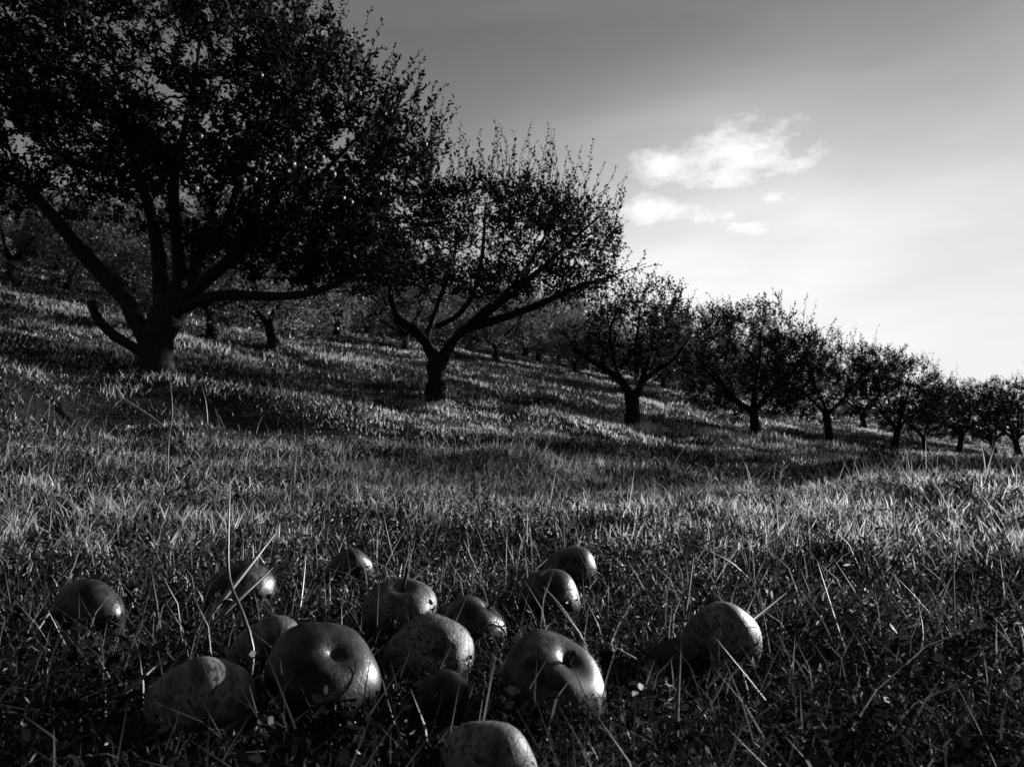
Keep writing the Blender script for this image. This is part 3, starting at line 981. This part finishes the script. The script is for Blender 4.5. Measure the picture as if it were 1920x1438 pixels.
def stem_mesh(r, rg, length=1.0):
    V, F = [], []
    k = rg.uniform(-.25, .25)
    p = [Vector((0, 0, r * .48)), Vector((k * r * .15, 0, r * .75)), Vector((k * r * .5, .03 * r, r * (.75 + .3 * length)))]
    tube(V, F, p, [r * .05, r * .04, r * .062], 6)
    return mesh_py('stem', V, F, M_STEM)


APPLE_PX = []
APPLES = []   # positions for keeping the grass clear
AP = 'fallen apples in the grass'


def fallen_apple(px, py, rpx, mat, axis, label, stem=None, sink=.36, seed=0, cav=.22):
    rg = np.random.default_rng(seed)
    d = pix_dir(px, py)
    # walk along the ray until the apple of that apparent radius rests in the turf
    best = None
    for Y in np.linspace(.34, 1.8, 240):
        c = CAM + d * (Y / d.y)
        r = rpx * c.y / FPX
        e = abs((c.z - gz(c.x, c.y)) - r * (.9 - sink))
        pen = 0 if .03 < r < .047 else 3 * min(abs(r - .03), abs(r - .047))
        if best is None or e + pen < best[0]: best = (e + pen, c, r)
    _, c, r = best
    o = obj('apple', apple_mesh('apple', r, mat, rg, cav=cav))
    o.location = c
    ax = Vector(axis).normalized()
    o.rotation_euler = (ax.to_track_quat('Z', 'Y') @ Vector((0, 0, 1)).to_track_quat('Z', 'Y').inverted()).to_euler()
    tag(o, label, 'apple', AP)
    if stem is not None:
        obj('stem', stem_mesh(r, rg, stem), o)
    APPLES.append((c.x, c.y, r))
    APPLE_PX.append((px, py, rpx))
    print('apple', px, py, 'Y %.2f r %.3f err %.3f' % (c.y, r, best[0]))
    return o, c, r


fallen_apple(168, 1150, 66, M_APPLE_D, (.3, .5, .3), 'dark apple farthest left, half hidden behind long crossing grass blades', seed=1)
fallen_apple(456, 1112, 61, M_APPLE_M, (-.5, .6, .2), 'apple behind slanting grass blades, sunlit cracked patch on its right side', seed=2)
fallen_apple(653, 1074, 45, M_APPLE_D, (.4, -.5, -.1), 'small dark apple standing alone at the back, left of the centre', seed=3)
fallen_apple(750, 1146, 69, M_APPLE_P, (.16, -.30, 1), 'pale speckled apple with upright stem in a deep dimple facing up', stem=1.7, seed=4)
fallen_apple(890, 1172, 59, M_APPLE_M, (.62, -.05, .78), 'streaked apple with its stem dimple turned right, beside the pale stemmed one', stem=.7, seed=5)
fallen_apple(808, 1234, 81, M_APPLE_P, (-.3, .8, -.3), 'smooth pale apple at the centre with grass shadows on its right side', seed=6)
fallen_apple(600, 1272, 104, M_APPLE_D, (.46, -.56, .66), 'big dark apple with its hollow facing the camera and wrinkled lit skin', seed=7, cav=.14)
fallen_apple(500, 1222, 67, M_APPLE_P, (-.5, .6, .5), 'pale speckled apple mostly hidden behind the big dark hollowed one', seed=8)
fallen_apple(375, 1325, 91, M_APPLE_P, (-.3, .7, .5), 'dim heavily speckled apple lowest on the left, beside a broad blade', seed=9)
fallen_apple(826, 1316, 59, M_APPLE_D, (-.2, .6, .5), 'very dark apple under arching blades in front of the smooth pale one', seed=10)
fallen_apple(1035, 1284, 101, M_APPLE_M, (.50, -.36, .80), 'large streaked apple with thick stem in its dimple, right of the centre', stem=.35, seed=11, cav=.20)
fallen_apple(1068, 1078, 57, M_APPLE_M, (-.3, .5, .4), 'rearmost apple of the touching pair, lit along its right edge', seed=12)
fallen_apple(1032, 1131, 61, M_APPLE_D, (-.2, .5, .1), 'front apple of the touching pair, crossed by a thin blade', seed=13)
fallen_apple(1360, 1208, 75, M_APPLE_P, (-.2, .6, .3), 'pale apple standing apart on the right with a broad leaf beside it', seed=14)
fallen_apple(916, 1449, 92, M_APPLE_P, (.1, .7, .2), 'speckled apple cut off by the bottom edge of the photo', seed=15)
fallen_apple(852, 1402, 44, M_APPLE_M, (.1, .5, .5), 'small apple peeking out behind the one at the bottom edge', seed=16)

# apples still hanging in the big tree
hang_meshes = [apple_mesh('apple', .044, M_APPLE_M, np.random.default_rng(60 + k), 20, 14) for k in range(3)]
stem_h = stem_mesh(.04, np.random.default_rng(3), 1.2)
HANG = [(353, 269, 'apple hanging in the biggest tree, left one of the pair nearest its middle'), (371, 256, None), (424, 277, 'brightest apple hanging in the biggest tree, catching the sun'),
        (492, 306, None), (519, 293, None), (546, 308, 'larger apple of the close pair hanging at the right of the biggest tree'), (567, 314, 'smaller apple of the close pair hanging at the right of the biggest tree'),
        (600, 295, 'apple hanging upper right of the close pair in the biggest tree'), (622, 327, 'apple hanging lower right of the close pair in the biggest tree'),
        (453, 337, None), (475, 337, None), (363, 353, 'lowest dim apple hanging in the middle of the biggest tree'), (106, 174, 'apple hanging alone high at the left of the biggest tree'),
        (268, 222, None), (487, 141, 'apple hanging alone high in the biggest tree, under the upright shoots'), (709, 363, None), (654, 379, None), (640, 372, None), (794, 271, 'apple hanging on the outermost right twig of the biggest tree'), (110, 300, None)]
for k, (px, py, lab) in enumerate(HANG):
    p = HANG_POS[k]
    o = obj('apple', hang_meshes[k % 3])
    o.location = p
    o.scale = (rgh.uniform(.75, 1.08),) * 3
    o.rotation_euler = (rgh.uniform(-.3, .3), rgh.uniform(-.3, .3), rgh.uniform(0, 6))
    tag(o, lab or 'dim apple hanging among the dark leaves of the biggest tree', 'apple', 'apples hanging in the biggest tree')
    obj('stem', stem_h, o)


# ------------------------------------------------------------------ grass
def polar(n, d0, d1, rg, half=50, power=0.0):
    """ground positions, thinning out with distance"""
    a = rg.uniform(-R(half), R(half), n)
    u = rg.uniform(0, 1, n)
    d = np.exp(np.log(d0) + u * (np.log(d1) - np.log(d0)))
    x, y = d * np.sin(a), d * np.cos(a)
    return x, y, d


def clear_of_apples(x, y, k=.8):
    m = np.ones(len(x), dtype=bool)
    for ax, ay, r in APPLES:
        m &= (x - ax) ** 2 + (y - ay) ** 2 > (r * k) ** 2
    return m


def rise(x, y):
    """0 in the hollows, 1 on the bumps of the turf"""
    return np.clip((vnoise(x * 1.1, y * 1.1, 5) - .32) / .4, 0, 1)


def clump(x, y):
    return .5 * vnoise(x * .8, y * .8, 21) + .3 * vnoise(x * 2.7, y * 2.7, 22) + .2 * vnoise(x * 9, y * 9, 23)


def grass_mesh(name, x, y, h, w, tone, rg, mat, quads=True, lean=.45):
    n = len(x)
    z = ground(x, y) - .005
    p = np.stack([x, y, z], 1)
    a = rg.uniform(0, 2 * np.pi, n)
    l = np.abs(rg.normal(0, lean, n))
    d = np.stack([np.cos(a) * l, np.sin(a) * l, np.ones(n)], 1)
    d = d / np.linalg.norm(d, axis=1, keepdims=True)
    b = rg.uniform(0, 2 * np.pi, n)
    side = np.stack([np.cos(b), np.sin(b), np.zeros(n)], 1) * (w * .5)[:, None]
    H = h[:, None]
    droop = np.stack([np.cos(a), np.sin(a), -.5 * np.ones(n)], 1) * (h * rg.uniform(0, .45, n))[:, None]
    tip = p + d * H + droop
    if quads:
        mid = p + d * H * .55 + droop * .25
        v = np.stack([p - side, p + side, mid + side * .8, tip, mid - side * .8], 1).reshape(-1, 3)
        o5 = np.arange(n)[:, None] * 5
        loops = np.concatenate([o5 + 0, o5 + 1, o5 + 2, o5 + 4, o5 + 4, o5 + 2, o5 + 3], 1).ravel()
        st = np.stack([np.arange(n) * 7, np.arange(n) * 7 + 4], 1).ravel()
        return mesh_np(name, v, loops, st, np.tile([4, 3], n), mat, np.repeat(tone, 5))
    else:
        v = np.stack([p - side, p + side, tip], 1)
        k = 3
    return mesh_np(name, v.reshape(-1, 3), np.arange(n * k), np.arange(n) * k, np.full(n, k), mat, np.repeat(tone, k))


def two_tone(n, rg, share, bias=0):
    pale = rg.uniform(0, 1, n) < np.clip(share + bias, .02, .9)
    return np.where(pale, rg.uniform(.4, 1, n), rg.beta(1.0, 6, n) * .28)


def tufts(name, n, per, d0, d1, rg, hmin, hmax, share, wbase, label, quads, spread=.035, near_clear=False):
    x, y, d = polar(n, d0, d1, rg)
    if near_clear:
        m = clear_of_apples(x, y, 1.5); x, y, d = x[m], y[m], d[m]
    patch = vnoise(x * .55, y * .55, 41) * .6 + vnoise(x * 1.7, y * 1.7, 42) * .4
    m = rg.uniform(.15, .75, len(x)) < patch
    x, y, d, patch = x[m], y[m], d[m], patch[m]
    size = rg.uniform(0, 1, len(x)) ** 1.7
    rs = rise(x, y)
    hh = (hmin + (hmax - hmin) * size) * (.6 + .45 * rs)
    dry = np.exp(-((x - 1.5) / 2.0) ** 2 - ((y - 2.8) / 1.3) ** 2)          # paler patch: the sunlit band is put into the grass colour
    pale = rg.uniform(0, 1, len(x)) < share * (.35 + .9 * rs) + .8 * dry + 1.8 * (vnoise(x * .8, y * .8, 51) - .5)  # relief shade put into the colour too: bumps paler, hollows darker
    tt = np.where(pale, rg.uniform(.45, 1, len(x)), rg.uniform(.0, .07, len(x)))
    cnt = (per * (.5 + size)).astype(int)
    ii = np.repeat(np.arange(len(x)), cnt)
    sp = spread * (1 + .12 * d[ii])
    bx, by = x[ii] + rg.normal(0, 1, len(ii)) * sp, y[ii] + rg.normal(0, 1, len(ii)) * sp
    h = hh[ii] * rg.uniform(.45, 1.1, len(ii))
    w = wbase * rg.uniform(.6, 1.3, len(ii)) * (.7 + .6 * d[ii])
    tone = np.clip(tt[ii] + rg.normal(0, .12, len(ii)), 0, 1)
    me = grass_mesh(name, bx, by, h, w, tone, rg, M_GRASS, quads=quads, lean=.42)
    tag(obj(name, me), label, 'grass', kind='stuff')
    return len(ii)


def make_grass():
    rg = np.random.default_rng(99)
    # low leafy cover between the apples
    n = 150000
    x, y, d = polar(n, .30, 6.0, rg)
    m = clear_of_apples(x, y, .75); x, y, d = x[m], y[m], d[m]
    c = clump(x * 2, y * 2)
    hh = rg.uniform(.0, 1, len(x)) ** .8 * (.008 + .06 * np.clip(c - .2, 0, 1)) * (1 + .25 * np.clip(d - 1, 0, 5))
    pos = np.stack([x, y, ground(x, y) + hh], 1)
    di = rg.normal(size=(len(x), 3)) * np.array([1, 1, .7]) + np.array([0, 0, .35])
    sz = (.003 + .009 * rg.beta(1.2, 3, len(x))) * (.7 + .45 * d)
    me = leaf_mesh('ground_cover', pos, di, sz, two_tone(len(x), rg, np.clip(.02 + .16 * (d - .7), .012, .45), .15 * (c - .5) * np.clip(d - .6, 0, 1)), M_COVER, rg, 4, width=.30)  # few pale leaves up close: the foreground shade is put into the colour
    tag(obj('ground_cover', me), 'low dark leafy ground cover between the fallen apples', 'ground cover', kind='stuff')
    # rosettes of broader weeds
    n = 600
    x, y, d = polar(n, .42, 4.5, rg)
    m = clear_of_apples(x, y, 1.3); x, y, d = x[m], y[m], d[m]
    ii = np.repeat(np.arange(len(x)), 13)
    a = rg.uniform(0, 6.28, len(ii)); hh = rg.uniform(.004, .045, len(ii))
    pos = np.stack([x[ii], y[ii], ground(x[ii], y[ii]) + hh], 1)
    di = np.stack([np.cos(a), np.sin(a), rg.uniform(-.1, .8, len(ii))], 1)
    me = leaf_mesh('weeds', pos, di, rg.uniform(.006, .015, len(ii)) * (.8 + .3 * d[ii]), rg.beta(1.2, 4, len(ii)) * np.clip(.06 + .25 * (d[ii] - .8), .04, .6), M_COVER, rg, 6, width=.5)  # leaf tones darken towards the viewer, painting in the foreground shade
    tag(obj('weeds', me), 'broad-leaved weeds scattered through the turf', 'weeds', kind='stuff')
    # near turf
    n = 95000
    x, y, d = polar(n, .30, 5.5, rg)
    m = clear_of_apples(x, y, .9); x, y, d = x[m], y[m], d[m]
    c = clump(x, y)
    h = (.012 + .03 * rg.uniform(0, 1, len(x)) ** 2.5 + .045 * c * np.clip((d - .6) / 1.6, 0, 1)) * (.7 + .22 * np.clip(d - .7, 0, 3))
    w = rg.uniform(.0010, .0022, len(x)) * (.8 + 1.0 * d)
    tone = two_tone(len(x), rg, np.clip(.02 + .17 * (d - .75), .02, .36) + .4 * np.exp(-((x - 1.5) / 2.0) ** 2 - ((y - 2.8) / 1.2) ** 2), np.clip(d - .6, 0, .8) * (c - .5))  # blade tones carry painted foreground shade and, farther out, the sunlit band
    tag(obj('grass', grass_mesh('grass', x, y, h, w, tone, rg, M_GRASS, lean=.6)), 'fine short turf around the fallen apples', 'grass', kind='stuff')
    # matted long blades lying in the turf
    n = 5500
    x, y, d = polar(n, .34, 3.2, rg)
    m = clear_of_apples(x, y, 1.0); x, y, d = x[m], y[m], d[m]
    h = rg.uniform(.03, .11, len(x)); w = rg.uniform(.0010, .0022, len(x)) * (.8 + .4 * d)
    tone = rg.beta(1.2, 2.6, len(x)) * np.clip(.1 + .5 * (d - .4), .12, 1)  # nearer blades coloured darker to stand for the shaded foreground
    tag(obj('grass', grass_mesh('grass', x, y, h, w, tone, rg, M_GRASS, lean=1.9)), 'matted dry blades lying flat between the apples', 'grass', kind='stuff')
    # mid field
    n = 200000
    x, y, d = polar(n, 2.6, 18.0, rg)
    c = clump(x, y)
    rs = rise(x, y)
    h = (.02 + .05 * rg.uniform(0, 1, len(x)) ** 2.2 + .06 * np.clip(c - .45, 0, 1)) * (.6 + .05 * np.minimum(d, 10)) * (.75 + .4 * rs)
    w = rg.uniform(.0014, .0032, len(x)) * (.8 + .8 * d)
    tone = two_tone(len(x), rg, .26 * rs, 2.2 * (c - .5))  # hollows get fewer pale blades, their shade put into the colour
    tag(obj('grass', grass_mesh('grass', x, y, h, w, tone, rg, M_GRASS, quads=False)), 'short rough grass on the slope below the front row', 'grass', kind='stuff')
    # far slope
    n = 280000
    x, y, d = polar(n, 14.0, 110.0, rg, half=46)
    c = clump(x, y)
    h = .06 + .10 * rg.uniform(0, 1, len(x)) ** 1.5 + .14 * np.clip(c - .4, 0, 1)
    w = rg.uniform(.0011, .0024, len(x)) * (1.5 + .7 * d)
    tone = two_tone(len(x), rg, .20, 2.6 * (c - .5))
    tag(obj('grass', grass_mesh('grass', x, y, h, w, tone, rg, M_GRASS, quads=False)), 'grass covering the far hillside under the trees', 'grass', kind='stuff')
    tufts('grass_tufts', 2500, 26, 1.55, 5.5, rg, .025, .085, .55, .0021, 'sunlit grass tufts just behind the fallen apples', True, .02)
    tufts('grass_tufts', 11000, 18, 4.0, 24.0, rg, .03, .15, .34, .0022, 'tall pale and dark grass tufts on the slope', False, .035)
    # loose tall blades, more of them close round the apples
    n = 2200
    x, y, d = polar(n, .7, 9.0, rg)
    m = clear_of_apples(x, y, 1.1); x, y, d = x[m], y[m], d[m]
    ax, ay = [], []
    for (qx, qy, r) in APPLES:
        a = rg.uniform(0, 6.28, 10); k = rg.uniform(1.0, 1.9, 10) * r
        ax.append(qx + np.cos(a) * k); ay.append(qy + np.sin(a) * k)
    qx, qy, r = APPLES[0]
    ax.append(qx + rg.uniform(-1.3, 1.6, 45) * r); ay.append(qy - rg.uniform(1.0, 2.2, 45) * r)
    ax, ay = np.concatenate(ax), np.concatenate(ay)
    m = clear_of_apples(ax, ay, .98); ax, ay = ax[m], ay[m]
    h = np.concatenate([rg.uniform(.05, .15, len(x)) * np.clip(.45 + .3 * d, .5, 1.7), rg.uniform(.03, .085, len(ax))])
    w = np.concatenate([rg.uniform(.0010, .0020, len(x)) * (.8 + .3 * d), rg.uniform(.0009, .0019, len(ax))])
    x, y = np.concatenate([x, ax]), np.concatenate([y, ay])
    tone = rg.uniform(.1, .8, len(x)) * np.clip(.2 + .6 * (y - .6), .15, 1)  # tone drops close to the viewer, foreground shade put into the blades
    tag(obj('grass', grass_mesh('grass', x, y, h, w, tone, rg, M_GRASS, lean=.4)), 'scattered taller dry blades standing out of the turf', 'grass', kind='stuff')


make_grass()


# ------------------------------------------------------------------ single long blades and stalks
def blade(pts, width, label, tone=.5, name='grass_blade', round_=False, ybase=None):
    """pts: (px, py, depth Y); width in metres; a folded ribbon with thickness at the midrib"""
    P = [at(a, b, c) for a, b, c in pts]
    over_apple = any((c_[0] - pts[0][0]) ** 2 + (c_[1] - pts[0][1]) ** 2 < c_[2] ** 2 for c_ in APPLE_PX)
    if not over_apple:
        k = ground_at(pts[0][0], pts[0][1]).y / pts[0][2]
        P = [at(a, b, c * k) for a, b, c in pts]
        width *= k
    gap = P[0].z - gz(P[0].x, P[0].y)
    if gap > .008:                      # carry the foot of the blade down into the turf
        dv = P[0] - P[1]
        k = min(.6, .25 * gap / max(dv.length, 1e-4))
        foot = P[0] + Vector((dv.x, dv.y, 0)) * k
        foot.z = gz(foot.x, foot.y) - .004
        P = [foot] + P
    Q = smooth_path([tuple(p) + (0,) for p in P], .012)[:, :3]
    n = len(Q)
    V, F = [], []
    view = Vector((.25, -1, .35)).normalized()
    for k in range(n):
        t = Vector(Q[min(k + 1, n - 1)] - Q[max(k - 1, 0)]).normalized()
        s = t.cross(view)
        s.normalize()
        f = s.cross(t)
        u = k / (n - 1)
        w = width * .5 * (1 - u ** 2.2) * (.55 + .9 * min(u * 3, 1) * .5) + .00012
        p = Vector(Q[k])
        V += [p + s * w, p + f * w * .35, p - s * w, p - f * w * .2]
    for k in range(n - 1):
        for j in range(4):
            j2 = (j + 1) % 4
            F.append((k * 4 + j, k * 4 + j2, k * 4 + 4 + j2, k * 4 + 4 + j))
    F.append((0, 1, 2, 3)); F.append(tuple((n - 1) * 4 + j for j in (3, 2, 1, 0)))
    me = mesh_py(name, V, F, M_BLADE)
    a = me.attributes.new('tone', 'FLOAT', 'POINT')
    a.data.foreach_set('value', np.full(len(V), tone, dtype=np.float32))
    o = obj(name, me)
    tag(o, label, 'grass blade', 'long grass blades standing out in the foreground')
    return o


def gy(px, py):
    return ground_at(px, py).y


BL = [
    ([(468, 1294, .66), (474, 1215, .67), (455, 1150, .68), (430, 1085, .70), (428, 1000, .72), (433, 888, .74)], .0034, .35, 'tall kinked stalk rising between the two left apples, dark below and pale above'),
    ([(345, 1210, .75), (420, 1120, .78), (500, 1020, .85), (528, 985, .9)], .0060, .7, 'broad blade slanting up right across the apple with the cracked lit patch'),
    ([(360, 1205, .72), (440, 1130, .74), (522, 1055, .8)], .0052, .55, 'broad blade slanting below the other across the apple with the cracked patch'),
    ([(178, 1388, .50), (215, 1330, .50), (250, 1285, .52), (306, 1236, .55)], .0060, .2, 'broad twisted blade leaning right, left of the heavily speckled apple'),
    ([(1268, 1438, .50), (1270, 1330, .51), (1278, 1196, .53)], .0032, .5, 'straight upright stalk rising from the bottom edge, right of the centre'),
    ([(1279, 1190, .9), (1292, 1100, .9), (1302, 1030, .92)], .0045, .85, 'upright pale blade behind and left of the apple standing apart'),
    ([(1205, 1090, 1.0), (1290, 1035, 1.05), (1378, 990, 1.1)], .0045, .6, 'blade slanting flat to the right above the apple standing apart'),
    ([(1412, 1092, 1.05), (1370, 1055, 1.02), (1320, 1030, 1.0), (1280, 1016, 1.0)], .0038, .7, 'arched blade falling left to right above the apple standing apart'),
    ([(1592, 1240, .75), (1565, 1160, .78), (1530, 1045, .85)], .0036, .7, 'long straight blade leaning left in the right-hand grass'),
    ([(1790, 1190, .8), (1788, 1100, .82), (1787, 1000, .85)], .0034, .6, 'upright stalk standing alone near the right edge'),
    ([(1318, 1274, .6), (1376, 1192, .62), (1420, 1155, .66), (1482, 1105, .72)], .0050, .75, 'pale blade crossing the upper right of the apple standing apart'),
    ([(1353, 1292, .58), (1332, 1220, .6), (1314, 1174, .62)], .0026, .8, 'short pale stalk in front of the apple standing apart'),
    ([(1140, 1285, .56), (1095, 1205, .6), (1050, 1135, .66), (999, 1080, .72)], .0036, .7, 'thin blade crossing the front apple of the touching pair'),
    ([(970, 1115, .85), (998, 1098, .85), (1022, 1078, .86)], .0030, .6, 'short flat blade on the left of the touching pair'),
    ([(746, 1074, 1.05), (732, 1030, 1.08), (718, 960, 1.12)], .0042, .75, 'narrow upright blade behind the pale stemmed apple'),
    ([(916, 1108, 1.02), (892, 1070, 1.05), (868, 1010, 1.1)], .0075, .8, 'broad pale blade leaning left behind the streaked apple with side dimple'),
    ([(560, 1125, .85), (600, 1120, .82), (640, 1125, .78), (672, 1145, .75), (706, 1186, .72)], .0030, .6, 'thin blade arching down to the right between the big dark and pale apples'),
    ([(745, 1335, .55), (775, 1310, .53), (825, 1298, .52), (880, 1300, .53), (925, 1318, .55)], .0042, .45, 'blade arching over the very dark apple'),
    ([(-20, 1150, .7), (60, 1118, .7), (140, 1098, .72), (184, 1078, .74)], .0045, .75, 'pale blade reaching in from the left edge over the farthest left apple'),
    ([(-15, 1250, .62), (60, 1190, .64), (105, 1130, .68), (140, 1100, .7)], .0036, .7, 'blade slanting up from the left edge below the farthest left apple'),
    ([(-10, 1022, .95), (50, 985, 1.0), (112, 952, 1.05)], .0036, .65, 'blade slanting up at the left edge high above the apples'),
    ([(38, 1290, .42), (25, 1260, .42), (14, 1228, .43)], .0070, .55, 'short broad blade blurred at the left edge'),
    ([(1428, 1246, .62), (1500, 1240, .62), (1590, 1252, .63), (1690, 1276, .64)], .0030, .55, 'long blade lying nearly flat right of the apple standing apart'),
    ([(1390, 1292, .56), (1440, 1282, .56), (1500, 1290, .57), (1552, 1305, .58)], .0036, .6, 'flat arched blade below the apple standing apart'),
    ([(1170, 1330, .52), (1250, 1352, .50), (1330, 1385, .48), (1420, 1445, .46)], .0028, .5, 'thin blade trailing down right to the bottom edge'),
    ([(1260, 1385, .5), (1310, 1345, .51), (1350, 1290, .53), (1372, 1240, .55)], .0032, .55, 'bent blade rising between the curled leaf and the apple standing apart'),
    ([(945, 1348, .5), (966, 1290, .5), (967, 1254, .5)], .0016, .7, 'hair-thin stalk in front of the large streaked apple'),
    ([(1060, 1390, .46), (1100, 1365, .46), (1150, 1340, .47)], .0036, .55, 'short blade pointing right below the large streaked apple'),
    ([(618, 1164, .85), (618, 1130, .86), (619, 1088, .88)], .0024, .7, 'short upright stalk behind the big dark apple'),
    ([(558, 1170, .8), (566, 1110, .82), (575, 1030, .85)], .0026, .75, 'straight pale stalk between the cracked apple and the small rear apple'),
    ([(1700, 1280, .6), (1730, 1200, .64), (1722, 1130, .7)], .0030, .5, 'bent dim stalk near the lone upright stalk at the right'),
    ([(-5, 890, 1.6), (50, 820, 1.8), (110, 742, 2.0)], .0060, .35, 'dark straight stalk leaning right high at the left edge'),
    ([(315, 905, 2.3), (316, 830, 2.3), (323, 770, 2.3), (318, 705, 2.3)], .0042, .5, 'tall wavy pale stalk standing before the biggest trunk'),
    ([(390, 800, 3.0), (386, 755, 3.0), (377, 718, 3.0)], .0042, .5, 'pale stalk leaning left, right of the wavy tall one'),
    ([(752, 885, 2.6), (762, 820, 2.6), (775, 746, 2.6)], .0045, .6, 'straight pale stalk below the left of the second tree'),
]
for pts, w, tn, lab in BL:
    blade(pts, w, lab, tn)


# ------------------------------------------------------------------ fallen leaves
def fallen_leaf(px, py, Y, length, width, rot, curl, label, tone=.5):
    V, F = [], []
    n, m = 11, 6
    for i in range(n):
        u = i / (n - 1)
        w = width * .5 * math.sin(math.pi * min(1, u ** .85)) ** .75
        for j in range(m + 1):
            s = (j / m - .5) * 2
            V.append(Vector(((u - .5) * length, s * w, curl * length * (abs(s) ** 1.6 * .5 * w / (width * .5 + 1e-6) + (u - .5) ** 2 * 1.2) + .0008 * math.sin(9 * u + 5 * s))))
    for i in range(n - 1):
        for j in range(m):
            a = i * (m + 1) + j
            F.append((a, a + 1, a + m + 2, a + m + 1))
    V2 = [v - Vector((0, 0, .0004)) for v in V]
    k = len(V)
    F += [tuple(k + q for q in reversed(f)) for f in list(F)]
    me = mesh_py('fallen_leaf', V + V2, F, M_FALLEN)
    a = me.attributes.new('tone', 'FLOAT', 'POINT')
    rr = np.random.default_rng(int(px))
    a.data.foreach_set('value', np.clip(tone + rr.normal(0, .12, len(V) * 2), 0, 1).astype(np.float32))
    o = obj('fallen_leaf', me)
    o.location = at(px, py, Y) if Y else ground_at(px, py + 14) + Vector((0, 0, .012))
    o.rotation_euler = rot
    vein = []
    Vv, Fv = [], []
    tube(Vv, Fv, [V[i * (m + 1) + m // 2] + Vector((0, 0, .0006)) for i in range(n)] + [V[(n - 1) * (m + 1) + m // 2] + Vector((length * .18, 0, .002))],
         [.0007] * (n + 1), 4)
    obj('midrib', mesh_py('midrib', Vv, Fv, M_STEM), o)
    tag(o, label, 'leaf', 'fallen leaves among the apples')


fallen_leaf(1262, 1222, APPLES[13][1] - APPLES[13][2] - .012, .056, .030, (R(74), R(4), R(176)), .05, 'broad pointed leaf propped against the apple standing apart', .35)
fallen_leaf(1221, 1276, None, .030, .026, (R(65), R(20), R(30)), .35, 'small curled pale leaf in the dark turf below the broad pointed leaf', .75)
fallen_leaf(990, 1358, None, .026, .022, (R(68), R(10), R(160)), .25, 'small crumpled leaf between the bottom apple and the large streaked one', .5)
fallen_leaf(1532, 1305, None, .026, .016, (R(50), R(-20), R(30)), .2, 'small upright leaf in the dark grass at lower right', .45)
fallen_leaf(905, 1268, None, .03, .02, (R(30), R(10), R(140)), .25, 'dark crumpled leaf beside the smooth pale apple', .2)
fallen_leaf(640, 1330, None, .03, .018, (R(20), R(5), R(20)), .2, 'dim flat leaf lying below the big dark apple', .3)

# bleached dead branch on the turf below the big tree
def lying(px, py, up):
    return ground_at(px, py) + Vector((0, 0, up))


V, F = [], []
o0 = ground_at(258, 786)
root = empty('dead_branch', o0)
tube(V, F, [lying(214, 752, .16) - o0, lying(230, 772, .12) - o0, lying(258, 786, .10) - o0, lying(282, 798, .08) - o0, lying(304, 808, .05) - o0],
     [.005, .010, .012, .009, .004], 6)
obj('stick', mesh_py('stick', V, F, M_DEAD), root)
V, F = [], []
tube(V, F, [lying(230, 772, .12) - o0, lying(216, 782, .11) - o0, lying(207, 790, .08) - o0], [.007, .005, .002], 5)
obj('side_twig', mesh_py('side_twig', V, F, M_DEAD), root)
tag(root, 'bleached dead branch lying in the grass below the biggest trunk', 'branch')
